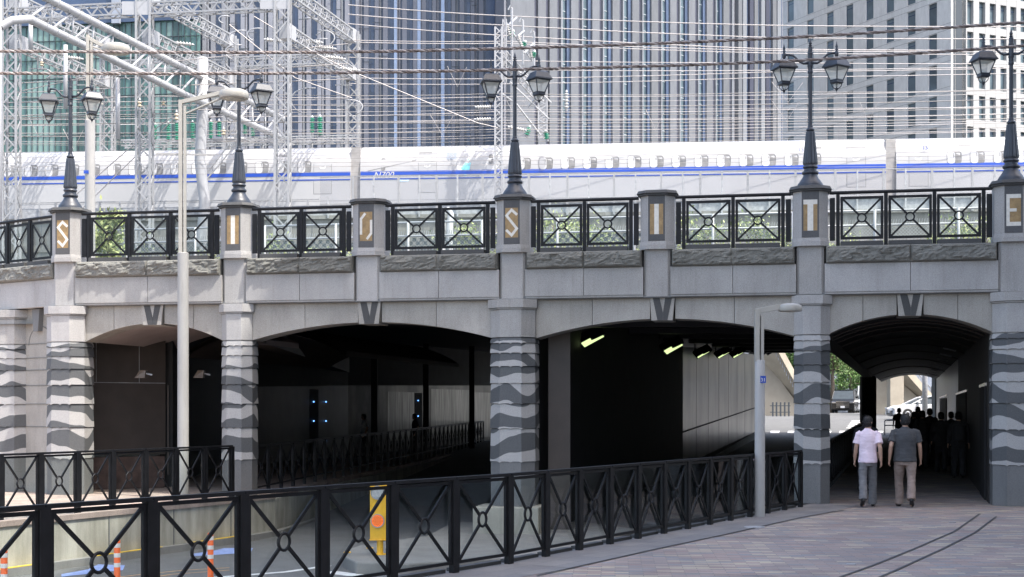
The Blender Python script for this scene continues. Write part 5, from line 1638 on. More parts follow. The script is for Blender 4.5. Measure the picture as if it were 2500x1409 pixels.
for i, (ya, yb, yc) in enumerate(((247, 157, 107), (208, 188, 155), (232, 212, 193), (255, 235, 240), (288, 268, 268))):
    wire([(-60, ya), (352, yb), (850, yc)], 65, .02, 'wire', 'thin pale wire strung between the left gantry masts, the ' + ORD[i] + ' from the top at right', 'wires between the gantry masts')
rows = [228, 236, 246, 258, 268, 272, 281, 288, 294, 301, 307, 315, 322, 329, 336, 343]
for i, y in enumerate(rows):
    random.seed(i)
    yl = y + (8 if i % 3 else -4) + random.uniform(-3, 4); yr = y - 6 - random.uniform(0, 14) - (i % 4) * 3
    m_ = [(-80, yl + 8), (560, yl + random.uniform(-2, 5)), (1230, y), (1900, y - 4), (2620, yr)]
    wire(m_, 70 + i * 1.1 if i < 9 else 66 + (i - 9) * .4, random.choice([.012, .016, .02]), 'wire' if i % 3 else 'wired', 'thin overhead wire between the towers and the train, the ' + ORD[i] + ' counting down', 'railway wires', random.uniform(.02, .12))
for i, y in enumerate((352, 365, 378, 388, 398, 412)):
    yy_ = y + 12; wire([(-80, yy_ + 10), (560, yy_), (1230, yy_ - 8), (2620, yy_ - 22)], 63.8, .009, 'wired', 'fine dark wire crossing in front of the train, the ' + ORD[i] + ' from the top', 'fine wires before the train')
# dropper V wires
for vi, (x, y, w_) in enumerate(((1117, 212, 25), (1080, 330, 30), (1924, 250, 40), (1920, 296, 36), (1601, 318, 24), (1260, 290, 26), (2121, 300, 22), (95, 335, 26), (180, 365, 26))):
    mb = MB(); mb.tube([at(x - w_, y - 50, 68), at(x, y, 68), at(x + w_ * .9, y - 48, 68)], .014, 4)
    tag(mb.build('dropper_wire', M['wire']), 'thin V-shaped dropper wire ' + ['left of the middle ornate lamp, upper', 'left of the middle ornate lamp, lower', 'left of the lamp above the T, upper', 'left of the lamp above the T, lower', 'in front of the striped tower', 'right of the middle ornate lamp', 'in front of the hotel block', 'below the left lantern at far left', 'beside the cream round pole at left'][vi], 'wire', 'V-shaped droppers')
for i, pts in enumerate(([(860, 175), (1165, 300), (1215, 312)], [(180, 480), (330, 350), (470, 250)], [(200, 510), (450, 265)], [(380, 130), (520, 200), (600, 270)], [(560, 60), (720, 190), (860, 240)], [(620, 40), (770, 130), (870, 180)])):
    wire(pts, 64.5, .022, 'wire', ['longest slanting stay wire, running down to the middle ornate lamp', 'slanting stay wire rising right from the round lamp pole to the tall lamp', 'slanting stay wire just above the left railing by the round pole', 'slanting stay wire descending between the two left gantry masts', 'slanting stay wire left of the third gantry mast', 'slanting stay wire ending near the far gantry mast'][i], 'slanting stay wires')
random.seed(3)
for ji, (x, y, s_) in enumerate(((600, 75, 40), (640, 70, 36), (745, 45, 45), (775, 75, 42), (800, 95, 46), (590, 110, 40), (700, 200, 30), (770, 215, 60), (845, 245, 40), (95, 170, 30), (560, 40, 26), (330, 180, 24))):
    mb = MB(); P = [at(x + s_ * math.sin(t * .9) * (1 if x % 2 else -1), y + s_ * (1 - math.cos(t * .8)) * .8 - t * 6, 67) for t in [k * .35 for k in range(9)]]
    mb.tube(P, .03, 5); tag(mb.build('jumper_loop', M['wpipe'], smooth=True), 'pale looping jumper cable ' + ['left of the third gantry mast, upper one', 'close to the left side of the third gantry mast', 'just right of the third gantry mast, highest', 'second loop right of the third gantry mast', 'third loop right of the third gantry mast', 'above the round lamp head, left one', 'low against the third gantry mast', 'below the lower cross beam on the right', 'beside the rightmost gantry mast', 'above the leftmost ornate lamp', 'top left of the third mast near the row beam', 'right of the cream pole'][ji], 'cable', 'looping jumper cables')
M['cablel'] = plain('pale_cable_strand', (0.34, 0.30, 0.28), 0.5, 0, 0.3, 7)
# twisted heavy cables, near
def twisted(pts, Y, label):
    rt = empty('twisted_cable', at(*pts[1], Y), 0, label, 'cable')
    P = [at(x, y, Y) for x, y in pts]
    # smooth spline
    out = []; n = 130
    segs = len(P) - 1
    for i in range(segs):
        p0 = P[max(i - 1, 0)]; p1 = P[i]; p2 = P[i + 1]; p3 = P[min(i + 2, segs)]
        for k in range(n):
            t = k / n
            out.append(0.5 * ((2 * p1) + (p2 - p0) * t + (2 * p0 - 5 * p1 + 4 * p2 - p3) * t * t + (3 * p1 - p0 - 3 * p2 + p3) * t ** 3))
    for s_ in range(3):
        q = []; L = 0
        for i, p in enumerate(out):
            if i: L += (p - out[i - 1]).length
            an = L / .32 * 2 * math.pi + s_ * 2 * math.pi / 3
            q.append(p + Vector((0, math.cos(an), math.sin(an))) * .015)
        mb = MB(); mb.tube(q, .0155, 6); mb.build('cable_strand', [M['cable'], M['cablel'], M['cable']][s_], rt, smooth=True)
twisted([(-150, 124), (0, 125), (700, 128), (1250, 118), (1900, 93), (2500, 55), (2700, 42)], 26.5, 'upper heavy twisted cable crossing the whole photo')
twisted([(-150, 178), (0, 179), (700, 179), (1250, 170), (1900, 150), (2500, 112), (2700, 96)], 26.8, 'lower heavy twisted cable crossing the whole photo')

# ================================================================ BUILDINGS
M['glassteal'] = plain('teal_curtain_glass', (0.085, 0.165, 0.15), 0.22, 0, 0.25, .15)
M['glassnavy'] = plain('navy_curtain_glass', (0.048, 0.072, 0.125), 0.18, 0, 0.35, .2)
M['glassblue'] = plain('slate_blue_glass', (0.065, 0.09, 0.145), 0.25, 0, 0.35, .25)
M['fin'] = plain('grey_facade_fin', (0.18, 0.19, 0.22), 0.7, 0, 0.12, .3)
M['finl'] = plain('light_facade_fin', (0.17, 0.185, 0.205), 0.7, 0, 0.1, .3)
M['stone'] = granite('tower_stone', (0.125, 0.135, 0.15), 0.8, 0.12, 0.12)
M['purple'] = plain('dark_mauve_panel', (0.045, 0.050, 0.075), 0.6, 0, 0.1, .5)
M['hot'] = granite('shaded_face_hotel_stone', (0.60, 0.60, 0.58), 0.8, 0.1, 0.1)  # front face copy of the stone, tone raised to offset its shade
M['hot_sun'] = plain('sunlit_face_hotel_stone', (0.32, 0.32, 0.312), 0.8, 0, 0.05, .4)  # side face copy of the stone, tone lowered to offset the sun
M['seam'] = plain('stone_seam', (0.17, 0.175, 0.18), 0.8)
M['hglass'] = plain('hotel_window_glass', (0.085, 0.12, 0.14), 0.3, 0, 0.4, .3)
M['skyref'] = plain('sky_reflection_glass', (0.30, 0.38, 0.52), 0.3, 0, 0.15, .4)  # pale blue paints the sky mirrored in the glass
M['mull'] = plain('dark_mullion', (0.04, 0.05, 0.06), 0.5)
M['trans'] = plain('window_transom', (0.38, 0.42, 0.44), 0.5)

def facade_frame(x0, Y0, x1, Y1):
    a = Vector(((x0 - 1250) / F * Y0, Y0)); b = Vector(((x1 - 1250) / F * Y1, Y1)); d = (b - a)
    an = math.atan2(d.y, d.x)
    return Matrix.Translation((a.x, a.y, 0)) @ Matrix.Rotation(an, 4, 'Z'), d.length
def pxu(Mx, x):
    """local u on the facade plane for a photo column"""
    t = (x - 1250) / F; o = Mx.translation; d = (Mx.to_3x3() @ Vector((1, 0, 0)))
    return (t * o.y - o.x) / (d.x - t * d.y)
# --- teal glass tower (far left)
Mx, L = facade_frame(-120, 150, 486, 146)
b1 = empty('glass_tower', Mx.translation, 0, 'teal glass tower behind the left gantry masts', 'building')
mb = MB(Mx); mb.prism([(0, .3), (L, .3), (L - 9, 25), (0, 25)], 0, 75); mb.build('core_wall', M['glassteal'], b1)
mb = MB(Mx); mb.box(0, L, -.05, .29, 40.6, 75); mb.build('dark_band', M['glassnavy'], b1)
M['teald'] = plain('dark_teal_panel', (0.045, 0.085, 0.08), 0.3, 0, 0.2, .2); M['teall'] = plain('pale_teal_panel', (0.17, 0.26, 0.235), 0.3, 0, 0.2, .2)
random.seed(11)
u = 0; k = 0
while u < L - 1.2 and k < 60:
    w_ = random.choice([.5, .62, .62, .9])
    c = random.random()
    if c < .55:
        mb = MB(Mx); mb.box(u, u + w_, .26 - .02 * (k % 3), .296, 12, 40.4); mb.build('glass_strip', M['teald'] if c < .40 else M['teall'], b1)
    u += w_; k += 1
mb = MB(Mx)
u = 0
while u < L: mb.box(u, u + .035, .12, .25, 12, 40.5); u += .62
z = 20.0
while z < 40: mb.box(0, L, .14, .235, z, z + .05); z += 1.9
mb.build('mullions', M['mull'], b1)
ux = pxu(Mx, 284); mb = MB(Mx); mb.box(ux - .3, ux + .5, -.5, -.06, 40.4, 75); mb.build('white_column', M['greyw'], b1)
# --- slate blue finned tower
Mx, L = facade_frame(482, 150, 1234, 152)
b2 = empty('finned_tower', Mx.translation, 0, 'slate blue tower with vertical glass strips and grey fins, centre left', 'building')
mb = MB(Mx); mb.box(-6, L, .35, 25, 0, 80); mb.build('core_wall', M['glassblue'], b2)
x = 486; k = 0
while x < 1205:
    ua = pxu(Mx, x); ub = pxu(Mx, x + 46.7)
    w_ = (ub - ua)
    mb = MB(Mx); mb.box(ua, ua + w_ * .17, .15, .34, 5, 80); mb.build('glass_strip', M['glassnavy'], b2)
    mb = MB(Mx); mb.box(ua + w_ * .19, ua + w_ * .40, -.25, .34, 5, 80); mb.build('fin', M['fin'], b2)
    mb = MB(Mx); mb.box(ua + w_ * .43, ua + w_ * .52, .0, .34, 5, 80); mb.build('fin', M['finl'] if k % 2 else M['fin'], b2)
    mb = MB(Mx); mb.box(ua + w_ * .62, ua + w_ * .86, -.1, .34, 5, 80); mb.build('fin', M['fin'], b2)
    x += 46.7; k += 1
for x in (965, 1023, 1081):
    ua = pxu(Mx, x); mb = MB(Mx); mb.box(ua - (.13 if x == 965 else .17), ua + .17, -.3, .35, 5, 80); mb.build('sky_reflection_strip', M['skyref'], b2)
mb = MB(Mx); z = 28; random.seed(5)
for k in range(150):
    uu = random.uniform(0, L - 3); zz = random.uniform(26, 46); mb.box(uu, uu + random.uniform(.5, 1.1), -.27, -.24, zz, zz + .05)
o = mb.build('sunshade_ticks', M['mull'], b2); o['kind'] = 'stuff'
ua = pxu(Mx, 1190); mb = MB(Mx); mb.box(ua, ua + .75, -.32, .35, 5, 80); mb.build('dark_corner', M['glassnavy'], b2); mb = MB(Mx); mb.box(ua + .8, L, -.3, .34, 5, 80); mb.build('fin', M['fin'], b2)
# --- stone striped tower
Mx, L = facade_frame(1240, 138, 1920, 172)
b3 = empty('striped_tower', Mx.translation, 0, 'tower of alternating pale stone piers, mauve strips and blue windows, centre right', 'building')
a3 = Mx @ Vector((0.02, .52, 0)); c3 = Mx @ Vector((L, .52, 0))
mb = MB(); mb.prism([(a3.x, a3.y), (c3.x, c3.y), (c3.x, c3.y + 18), (a3.x + .3, a3.y + 18)], 0, 80); mb.build('core_wall', M['fin'], b3)
wx = [1386, 1438, 1487.6, 1536, 1583, 1629, 1675, 1718.6, 1759.6]
bay = [1240, 1282, 1334] + wx + [1800]
def seg(xa, xb, ya, yb, mat, nm, z0=5, z1=80):
    mb = MB(Mx); mb.box(pxu(Mx, xa), pxu(Mx, xb), ya, yb, z0, z1); return mb.build(nm, mat, b3)
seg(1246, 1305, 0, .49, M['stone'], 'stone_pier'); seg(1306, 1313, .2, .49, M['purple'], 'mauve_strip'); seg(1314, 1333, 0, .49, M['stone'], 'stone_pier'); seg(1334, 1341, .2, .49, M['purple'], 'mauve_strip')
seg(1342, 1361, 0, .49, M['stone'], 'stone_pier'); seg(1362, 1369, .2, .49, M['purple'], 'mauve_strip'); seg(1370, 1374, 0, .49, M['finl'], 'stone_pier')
for i, x in enumerate(wx):
    w_ = 52 - i * 1.3
    wpane = seg(x - w_ * .24, x + w_ * .03, .44, .5, M['hglass'], 'window_strip'); seg(x + w_ * .035, x + w_ * .16, .2, .49, M['glassblue'], 'blue_reveal')
    mb = MB(Mx); z = 26.5 + (i * .37) % 1
    u0, u1 = pxu(Mx, x - w_ * .24), pxu(Mx, x + w_ * .03)
    while z < 46: mb.box(u0, u1, .405, .438, z, z + .07); z += 1.13 + (.6 if int(z * 7) % 3 == 0 else 0)
    mb.build('transoms', M['trans'], wpane)['kind'] = 'stuff'
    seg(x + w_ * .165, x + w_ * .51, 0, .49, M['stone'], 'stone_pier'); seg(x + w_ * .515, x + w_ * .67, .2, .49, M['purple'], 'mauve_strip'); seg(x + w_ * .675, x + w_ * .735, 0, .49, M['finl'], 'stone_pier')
x = 1803; k = 0
while x < 1912:
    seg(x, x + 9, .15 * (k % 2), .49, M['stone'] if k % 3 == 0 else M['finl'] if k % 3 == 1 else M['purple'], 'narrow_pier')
    seg(x + 9.5, x + 13.5, .3, .49, M['glassblue'], 'glass_strip'); x += 14; k += 1
# --- hotel block on the right
Y_c = 167.0
cx = (2322 - 1250) / F * Y_c
Mf, Lf = facade_frame(1908, 196, 2322, Y_c)
b4 = empty('hotel_building', (cx, Y_c, 0), 0, 'pale grey stone block with regular tall windows and a sunlit right side', 'building')
def hotel_face(Mx, L, centers, ww, z0, fl, nfl, wh, stone, thick=.45, seams=True, xs=0.0):
    """full-height piers between window columns, spandrels and glazed windows"""
    mb = MB(Mx)
    mb.box(xs + .01 + (2 if xs else 0), L, thick + .12, thick + 2, 0, 75)
    mb.build('core_wall', M['mull'], b4)
    edges = [xs] + [e for c in centers for e in (c - ww / 2, c + ww / 2)] + [L]
    mb = MB(Mx)
    for i in range(0, len(edges), 2):
        if edges[i + 1] > edges[i]: mb.box(edges[i], edges[i + 1], 0, thick + .1, 0, 75)
    for c in centers:
        zz = z0; 
        mb.box(c - ww / 2, c + ww / 2, 0.004, thick + .1, 0, z0)
        for f in range(nfl):
            mb.box(c - ww / 2, c + ww / 2, .02, thick + .1, z0 + f * fl + wh, z0 + (f + 1) * fl)
        mb.box(c - ww / 2, c + ww / 2, 0.004, thick + .1, z0 + nfl * fl, 75)
    mb.build('wall', stone, b4)
    if seams:
        mb = MB(Mx)
        for f in range(nfl + 1):
            for dz in (wh + .05, fl - .12): mb.box(0, L, -.004, -.001, z0 + f * fl + dz, z0 + f * fl + dz + .035)
        mb.build('stone_seams', M['seam'], b4)
    for c in centers:
        for f in range(nfl):
            z = z0 + f * fl
            mb = MB(Mx); mb.box(c - ww / 2 + .02, c + ww / 2 - .02, thick * .7, thick + .1, z + .01, z + wh - .01)
            wd = mb.build('window', M['hglass'], b4)
            mb = MB(Mx); mb.box(c - ww / 2 + .02, c + ww / 2 - .02, thick * .62, thick * .69, z + wh * .80, z + wh * .84)
            mb.box(c - ww / 2 + .02, c - ww / 2 + .12, thick * .62, thick * .69, z + .01, z + wh * .79)
            mb.build('window_bar', M['glassblue'], wd)
fh = 3.6
zc = 1.8 + (HY - 318) / F * 175 
cent = [pxu(Mf, x) for x in (1930, 1978, 2026.5, 2074, 2123, 2173, 2225, 2277)]
hotel_face(Mf, Lf, cent, (cent[4] - cent[3]) * .37, zc - 3 * 0 - 3.6, fh, 7, 2.75, M['hot'], .2)
ds = Vector((Mf.to_3x3() @ Vector((0, 1, 0))).xy)
Ms = Matrix.Translation((cx, Y_c, 0)) @ Matrix.Rotation(math.atan2(ds.y, ds.x), 4, 'Z')
mb = MB(Ms); 
ce = [pxu(Ms, x) for x in (2341, 2369, 2398, 2424, 2450, 2474, 2499, 2522)]
hotel_face(Ms, 32, ce, (ce[1] - ce[0]) * .55, zc - 3.6, fh, 7, 2.75, M['hot_sun'], .6, False, .56)

# ================================================================ VEGETATION
def leafy(name, c, rad, n, size, mats, label, cat, group=None, trunk=None, sh=(1, 1, 1), seed=0, clumps=14, branch=True):
    random.seed(seed)
    rt = empty(name, (c[0], c[1], trunk if trunk is not None else c[2] - rad), 0, label, cat, group)
    cl = []
    for k in range(clumps):
        while True:
            v = Vector((random.uniform(-1, 1), random.uniform(-1, 1), random.uniform(-1, 1)))
            if .15 < v.length < 1: break
        cl.append((Vector((c[0] + v.x * rad * sh[0] * .75, c[1] + v.y * rad * sh[1] * .75, c[2] + v.z * rad * sh[2] * .75)), rad * random.uniform(.22, .45)))
    mbs = [MB() for _ in mats]
    for k in range(n):
        p0, r_c = random.choice(cl)
        v = Vector((random.gauss(0, .5), random.gauss(0, .5), random.gauss(0, .45)))
        p = p0 + v * r_c
        a = Vector((random.uniform(-1, 1), random.uniform(-1, 1), random.uniform(-.3, 1))).normalized(); b = a.orthogonal().normalized(); b.rotate(Matrix.Rotation(random.uniform(0, 6.28), 3, a)); c2 = a.cross(b)
        s_ = size * random.uniform(.6, 1.3)
        mbs[random.randrange(len(mats))].add([p - b * s_, p - c2 * s_ * .4, p + b * s_, p + c2 * s_ * .4], [(0, 1, 2, 3)])
    for mb, mt in zip(mbs, mats):
        mb.build('foliage', mt, rt)
    if trunk is not None:
        mb = MB()
        mb.tube([(c[0], c[1], trunk), (c[0] + .1, c[1], (trunk + c[2]) / 2), (c[0], c[1], c[2])], [rad * .09, rad * .07, rad * .04], 8)
        if branch:
            for p0, r_c in cl[::2]: mb.tube([(c[0], c[1], c[2] - rad * .5), p0], [rad * .035, rad * .012], 5)
        mb.build('trunk', M['bark'], rt, smooth=True)
    return rt
# shrub beside the cream lamp on the upper street
q = at(258, 545, 36.8)
leafy('street_shrub', (q.x, q.y, 6.3), .85, 1500, .07, [M['leaf'], M['leafy']], 'bright yellow-green bush behind the left railing beside the cream lamp post', 'bush', None, 4.97, (.62, .6, 1.15), 1)
bs_ = [(330, 585, .5), (450, 590, .5), (640, 575, .6), (680, 560, .5), (860, 590, .4), (1130, 580, .6), (1160, 590, .5), (1345, 530, .85), (1440, 550, .7), (1500, 570, .6), (1690, 555, .7), (1720, 560, .6), (1870, 540, .7), (2080, 580, .5), (2180, 590, .5), (2330, 545, .7), (2380, 540, .7)]
random.seed(77)
bs_ += [(520 + k * 118 + random.randint(-25, 25), random.choice([548, 570, 590]), random.uniform(.45, .7)) for k in range(17)]
bs_.sort()
for i, (x, y, r_) in enumerate(bs_):
    q = at(x, y, 41.0 + (i % 3) * .6)
    zc_ = 4.97 + r_ * .9 + (0.7 if y < 560 else .35)
    leafy('wayside_bush', (q.x, q.y, zc_ + .1), r_ * 1.6, int(1100 * r_ + 450), .06, [M['leaf'], M['leafy']], 'sunlit wild green bush behind the chain-link fence, the ' + ORD2[i] + ' from the left', 'bush', 'wild bushes behind the fence', 4.97, (1.15, .5, .85), 20 + i, clumps=14, branch=True)
# chain link fence on the upper street
CFv = 8.6
cf = empty('chain_link_fence', bw(0, CFv, 4.97), -ALPHA, 'white pipe and chain-link fence with spiked top behind the bridge railings', 'fence')
h0, h1 = 4.97, 6.62
ufs, ufe = -14.5, 15.5
mb = MB(BM); sp = .085; hh = h1 - .25 - h0 - .1; z0 = h0 + .1
x = ufs - hh
t_ = .0075
segv = []
while x < ufe:
    for s_ in (1, -1):
        xa, xb = (x, x + hh) if s_ > 0 else (x + hh, x)
        za, zb = z0, z0 + hh
        # clip to [ufs, ufe]
        def clip(xa, za, xb, zb):
            for lo, sgn in ((ufs, 1), (ufe, -1)):
                fa = (xa - lo) * sgn; fb = (xb - lo) * sgn
                if fa < 0 and fb < 0: return None
                if fa < 0: k_ = fa / (fa - fb); xa, za = xa + (xb - xa) * k_, za + (zb - za) * k_
                elif fb < 0: k_ = fb / (fb - fa); xb, zb = xb + (xa - xb) * k_, zb + (za - zb) * k_
            return xa, za, xb, zb
        r = clip(xa, za, xb, zb)
        if r:
            mb.add([(r[0] - t_, CFv, r[1]), (r[0] + t_, CFv, r[1]), (r[2] + t_, CFv, r[3]), (r[2] - t_, CFv, r[3])], [(0, 1, 2, 3)])
    x += sp
mb.build('wire_mesh', M['galv'], cf)
mb = MB(BM)
for z in (5.75, 6.42, 6.78): mb.tube([(ufs, CFv - .03, z), (ufe, CFv - .03, z)], .028, 6)
mb.build('pipes', M['wpipe'], cf, smooth=True)
mb = MB(BM); x = ufs
while x < ufe: mb.bar((x, CFv - .02, 6.44), (x + .02, CFv - .02, 6.56), .014, .014); x += .062
mb.build('spikes', M['galv'], cf)
x = ufs; 
while x < ufe:
    mb = MB(BM); mb.tube([(x, CFv - .06, 4.97), (x, CFv - .06, 6.80)], .035, 8); mb.build('pipe_post', M['wpipe'], cf, smooth=True); x += 2.0
mb = MB(BM); x = -13.5; j = 0
M['chk'] = plain('grey_checker_plate', (0.13, 0.15, 0.14), 0.7, 0, 0.2, 3)
while x < 3:
    for r_ in range(4):
        if (j + r_) % 2 == 0: mb.box(x, x + .10, CFv + .01, CFv + .02, 5.98 + r_ * .10, 6.08 + r_ * .10)
    x += .10; j += 1
mb.build('checker_band', M['chk'], cf)
# long concrete kerb wall behind
mb = MB(BM); mb.box(-30, 32, 13.2, 13.6, 4.95, 6.35); tag(mb.build('low_wall', M['conc2']), 'low pale concrete wall behind the wild bushes', 'wall')
# white utility box
q = at(1090, 530, 40)
ub = empty('white_statue', (q.x, q.y, 4.97), 0, 'white lumpy wrapped object standing behind the railing between O and S', 'wrapped object')
mb = MB(Matrix.Translation(q)); mb.tube([(-.12, 0, -1.5), (-.12, 0, -.2), (-.15, 0, .05), (-.08, 0, .2)], [.10, .11, .09, .06], 8, balls=True); mb.tube([(.08, 0, -1.5), (.08, 0, -.3), (.12, 0, .1), (.05, 0, .22)], [.10, .1, .08, .06], 8, balls=True)
mb.build('wrapping', M['blind'], ub, smooth=True)

# ================================================================ BEYOND THE EXIT
def car(loc, yaw, L, W_, H, paint, label, kind='sedan', lower=None):
    rt = empty('parked_car' if kind != 'van' else 'van', loc, yaw, label, 'car' if kind != 'van' else 'van')
    T = WM[rt.name]
    h = H
    gc = .18
    if kind == 'sedan':
        body = [(-L / 2, gc + .12), (-L / 2 + .03, .55), (-L / 2 + .12, .72), (-L / 2 + .5, .86), (-L / 2 + 1.15, .93), (L / 2 - 1.0, .98), (L / 2 - .25, .93), (L / 2, .75), (L / 2, gc + .1), (L / 2 - .2, gc), (-L / 2 + .2, gc)]
        top = [(-L / 2 + 1.1, .92), (-L / 2 + 1.95, h - .12), (-L / 2 + 2.5, h), (L / 2 - 1.7, h - .01), (L / 2 - .75, .97)]
    else:
        body = [(-L / 2, gc + .1), (-L / 2 + .02, .8), (-L / 2 + .15, 1.0), (-L / 2 + .6, 1.15), (L / 2 - .05, 1.2), (L / 2, 1.1), (L / 2, gc + .1), (L / 2 - .2, gc), (-L / 2 + .2, gc)]
        top = [(-L / 2 + .55, 1.14), (-L / 2 + 1.2, h - .1), (-L / 2 + 1.6, h), (L / 2 - .3, h - .02), (L / 2 - .08, 1.18)]
    # x: length (front = -x), y width
    mb = MB(T); mb.slab(body, -W_ / 2, W_ / 2); 
    bd_ = mb.build('body', M[paint], rt, bevel=.05)
    tw = W_ / 2 - .08; n = len(top)
    mb = MB(T); vs = [(a, -W_ / 2 + .02 if z < 1.2 and i in (0, n - 1) else -tw + .08, z) for i, (a, z) in enumerate(top)] + [(a, W_ / 2 - .02 if i in (0, n - 1) else tw - .08, z) for i, (a, z) in enumerate(top)]
    fs = [tuple(range(n)), tuple(range(n, 2 * n))[::-1]] + [(n + j, n + (j + 1) % n, (j + 1) % n, j) for j in range(n)]
    mb.add(vs, fs); cab = mb.build('cabin', M['cglass'], rt, bevel=.02)
    mb = MB(T)
    for sg_ in (-1, 1):
        y = sg_ * (tw - .07)
        P = [(top[i][0], (sg_ * (W_ / 2 - .02)) if i in (0, n - 1) else y, top[i][1]) for i in range(n)]
        mb.tube(P, .045, 6)
        mid = n // 2; xm = (top[1][0] + top[-2][0]) / 2 + .1
        mb.bar((xm, sg_ * (W_ / 2 - .03), .95 if kind == 'sedan' else 1.16), (xm, y, h - .03), .07, .03)
    mb.box(top[2][0] - .25, top[-2][0] + .1, -tw + .09, tw - .09, h - .03, h + .015)
    mb.build('pillars_and_roof', M[paint], rt, smooth=False, bevel=.01)
    for sx in (-L / 2 + .85, L / 2 - .9):
        for sy in (-1, 1):
            Tw = T @ Matrix.Translation((sx, sy * (W_ / 2 - .10), .33)) @ Matrix.Rotation(R(90), 4, 'X')
            mb = MB(Tw); mb.lathe([(.19, -.11), (.32, -.11), (.335, -.08), (.335, .08), (.32, .11), (.19, .11)], n=20); wh = mb.build('wheel', M['tyre'], rt)
            mb = MB(Tw); mb.lathe([(.19, -.10), (.15, -.12), (.03, -.09), (.001, -.09)], n=12); mb.lathe([(.001, .09), (.03, .09), (.15, .12), (.19, .10)], n=12); mb.build('rim', M['alloy'], wh)
    fx = -L / 2
    for sy in (-1, 1):
        zl = .68 if kind == 'sedan' else .86
        mb = MB(T); mb.box(fx - .02, fx + .25, sy * (W_ / 2 - .25) - .2, sy * (W_ / 2 - .25) + .2, zl - .07, zl + .05); mb.build('headlight', M['blind'] if kind == 'sedan' else M['chrome'], rt, bevel=.02)
        mb = MB(T); mb.box(top[0][0] + .35, top[0][0] + .5, sy * (W_ / 2 + .02), sy * (W_ / 2 + .20), .98 if kind == 'sedan' else 1.2, 1.1 if kind == 'sedan' else 1.36); mb.build('mirror', M[paint], rt, bevel=.02)
    mb = MB(T); zl = (.3, .55) if kind == 'sedan' else (.38, .95)
    mb.box(fx - .03, fx + .05, -W_ * .3, W_ * .3, *zl); gr_ = mb.build('grille', M['mull'] if kind == 'sedan' else M['cblack'], rt, bevel=.02)
    mb = MB(T)
    for k in range(5 if kind != 'sedan' else 2):
        z = zl[0] + .08 + k * .11; mb.box(fx - .045, fx - .025, -W_ * .28, W_ * .28, z, z + .035)
    mb.build('chrome_bars', M['chrome'], gr_)
    mb = MB(T); mb.box(fx - .06, fx - .046, -.17, .17, .40, .57); mb.build('licence_plate', M['blind'], rt)
    return rt
# front is -x; yaw 90 makes the front face -y (the camera)
a = at(2063, 1008, 124); car((a.x, 124, 1.63), R(90) - .30, 4.9, 1.88, 1.92, 'cblack', 'black people carrier with a chrome grille facing the camera beyond the underpass', 'van')
a = at(2118, 1000, 131); car((a.x, 131, 1.63), R(90) - .2, 4.7, 1.9, 2.35, 'cwhite', 'white van behind the black people carrier', 'van')
a = at(2262, 1022, 92); car((a.x, 92, 1.27), .06, 4.7, 1.82, 1.45, 'cwhite', 'white car crossing in front of the footway exit', 'sedan')
a = at(2165, 985, 118); car((a.x, 118, 1.57), .9, 4.2, 1.7, 1.5, 'cwhite', 'small white car half hidden behind the dark column', 'sedan')
a = at(1886, 990, 112); car((a.x, 112, 1.5), R(80), 4.3, 1.7, 1.6, 'cblue', 'blue car by the left edge of the exit, beside the wall', 'sedan')
# stairs of a footbridge
def stair(name, x0, y0, x1, y1, Y, label, w_=2.2):
    a = at(x0, y0, Y); b = at(x1, y1, Y + 2)
    rt = empty(name, (b.x, b.y, 1.5), 0, label, 'stairs')
    mb = MB(); mb.bar(a, b, w_, .5); mb.build('stair_flight', M['beige'], rt)
    mb = MB()
    up = Vector((0, 0, 1))
    n = 16
    for k in range(n + 1):
        p = a.lerp(b, k / n) + Vector((0, -w_ / 2, .1)); mb.tube([p, p + up * 1.1], .03, 5)
    mb.tube([a + Vector((0, -w_ / 2, 1.2)), b + Vector((0, -w_ / 2, 1.2))], .045, 6); mb.tube([a + Vector((0, -w_ / 2, .75)), b + Vector((0, -w_ / 2, .75))], .02, 6)
    mb.build('handrail', M['galv'], rt)
    mb = MB(); mb.slab([(a.x - .4, 1.2), (b.x, 1.2), (b.x, b.z - .3), (a.x - .4, a.z - .3)], a.y + w_ / 2 + .1, a.y + w_ / 2 + .5); mb.build('side_wall', M['beige'], rt)
    return rt
stair('footbridge_stairs', 1868, 838, 1948, 985, 106, 'beige footbridge stairs descending right, seen left of the striped column')
stair('footbridge_stairs', 2150, 860, 2262, 985, 112, 'beige footbridge stairs seen through the footway exit behind the white car')
a = at(2190, 930, 108); 
bp = empty('bridge_pier', (a.x, 108, 1.5), 0, 'pale concrete pier of the footbridge next to the dark column', 'pier')
mb = MB(); mb.box(a.x - .5, a.x + .5, 108, 109, 1.3, 6.5); mb.box(a.x - 1.6, a.x + 2.5, 107.9, 109.2, 4.6, 6.0); mb.build('shaft', M['beige'], bp, bevel=.03)
a = at(2070, 962, 136)
mb = MB(); mb.box(at(2015, 960, 136).x, at(2150, 960, 136).x, 136, 136.6, 1.4, 3.6); mb.box(at(2022, 960, 136).x, at(2040, 960, 136).x, 135.3, 135.9, 1.4, 4.6); tag(mb.build('garden_wall', M['greyw'], bevel=.03), 'low blue-grey wall behind the black people carrier', 'wall')
mb = MB(); mb.box(at(1920, 960, 138).x, at(1945, 960, 138).x, 138, 138.5, 1.4, 5.2); tag(mb.build('garden_wall', M['greyw'], bevel=.03), 'blue-grey wall between the beige stairs and the striped column', 'wall')
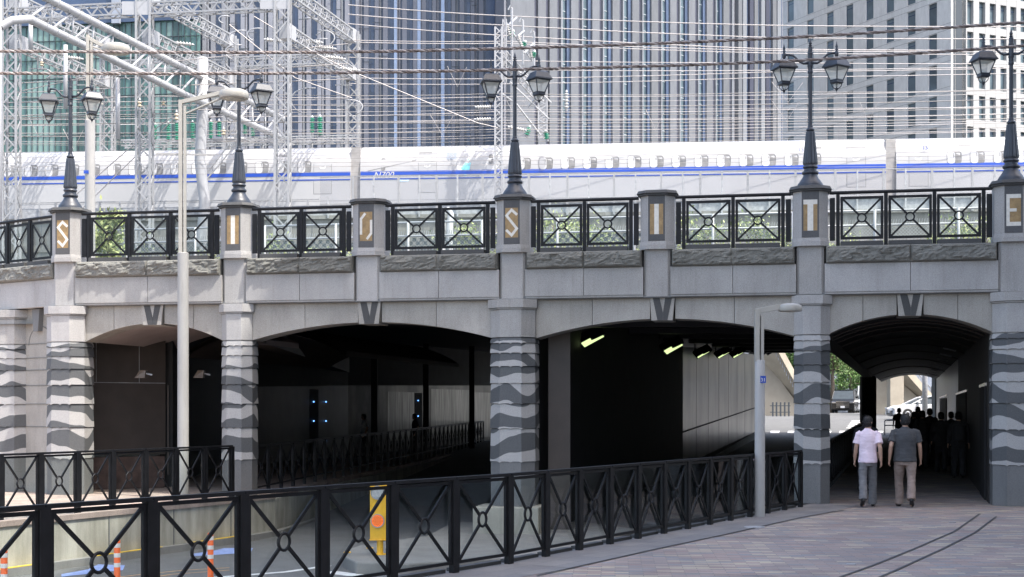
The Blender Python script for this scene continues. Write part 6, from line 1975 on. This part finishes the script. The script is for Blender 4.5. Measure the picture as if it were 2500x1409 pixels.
# backdrop building so no gap shows through the exits
bb = empty('far_building', (30, 150, 1.5), 0, 'plain grey building far beyond the junction, behind the trees', 'building')
mb = MB(); mb.box(8, 75, 146, 149, 1.0, 12); mb.build('wall', M['greyw'], bb)
mb = MB()
for k in range(18):
    for j in range(3): mb.box(10 + k * 3.5, 12 + k * 3.5, 145.9, 145.99, 2.4 + j * 3.2, 4.2 + j * 3.2)
mb.build('windows', M['mull'], bb)
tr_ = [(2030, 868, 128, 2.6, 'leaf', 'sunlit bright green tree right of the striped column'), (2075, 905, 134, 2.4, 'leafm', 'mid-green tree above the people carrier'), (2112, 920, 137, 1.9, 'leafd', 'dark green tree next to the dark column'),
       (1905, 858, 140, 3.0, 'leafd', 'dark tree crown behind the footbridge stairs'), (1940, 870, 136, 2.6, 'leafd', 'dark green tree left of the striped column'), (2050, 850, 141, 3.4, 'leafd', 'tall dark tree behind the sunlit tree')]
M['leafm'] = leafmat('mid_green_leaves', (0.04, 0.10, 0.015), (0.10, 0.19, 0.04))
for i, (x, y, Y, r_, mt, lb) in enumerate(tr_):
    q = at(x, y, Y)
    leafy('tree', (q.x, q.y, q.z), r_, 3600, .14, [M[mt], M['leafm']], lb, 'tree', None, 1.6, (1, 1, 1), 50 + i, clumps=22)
q = at(2026, 985, 130); leafy('small_shrub', (q.x, q.y, 2.4), .9, 500, .09, [M['leafy']], 'low yellow-green shrub left of the people carrier', 'bush', None, 1.6, (.7, .7, 1), 80)
# lamp pole and bollards
q = at(2258, 1030, 88); lp = empty('grey_pole', (q.x, 88, 1.0), 0, 'plain grey pole in front of the white car at the footway exit', 'pole')
mb = MB(); mb.tube([(q.x, 88, 1.0), (q.x, 88, 7)], .16, 12); mb.build('shaft', M['galvd'], lp, smooth=True); mb = MB(); mb.lathe([(.24, 1.0), (.24, 1.1), (.17, 1.15)], q.x, 88, 12); mb.build('foot', M['galvd'], lp)
bf = empty('street_barrier', at(1905, 998, 104), 0, 'low dark barrier posts beside the stairs beyond the arch', 'barrier')
for x in (1887, 1896, 1906, 1916, 1926):
    q = at(x, 998, 104); mb = MB(); mb.box(q.x - .05, q.x + .05, 104, 104.1, 1.3, 2.4); mb.build('post', M['mull'], bf)
for z in (1.7, 2.15):
    mb = MB(); mb.tube([(at(1880, 998, 104).x, 104.05, z), (at(1930, 998, 104).x, 104.05, z)], .03, 5); mb.build('rail', M['mull'], bf)
# crossing marks
cz = MB()
def roadquad(x0, x1, Ya, Yb):
    cz.add([((x0 - 1250) / F * Ya, Ya, zroad(Ya) + .01), ((x1 - 1250) / F * Ya, Ya, zroad(Ya) + .01), ((x1 + 2 - 1250) / F * Yb, Yb, zroad(Yb) + .01), ((x0 + 2 - 1250) / F * Yb, Yb, zroad(Yb) + .01)], [(0, 1, 2, 3)])
for k in range(7): roadquad(1880 + k * 42, 1902 + k * 42, 80.2, 81.8)
for k, Y in enumerate((84.0, 85.5, 87.0, 88.5, 90.0)): roadquad(2066 + k * 3, 2112 + k * 3, Y, Y + .6)
st(cz.build('zebra_crossing', M['wline']))
# bright pavement apron by the exit
ap = MB(); ap.prism([(12.9, 80), (13.6, 80), (14.5, 92), (9, 92), (9, 80)], .2, .75); st(ap.build('kerb', M['beige']))
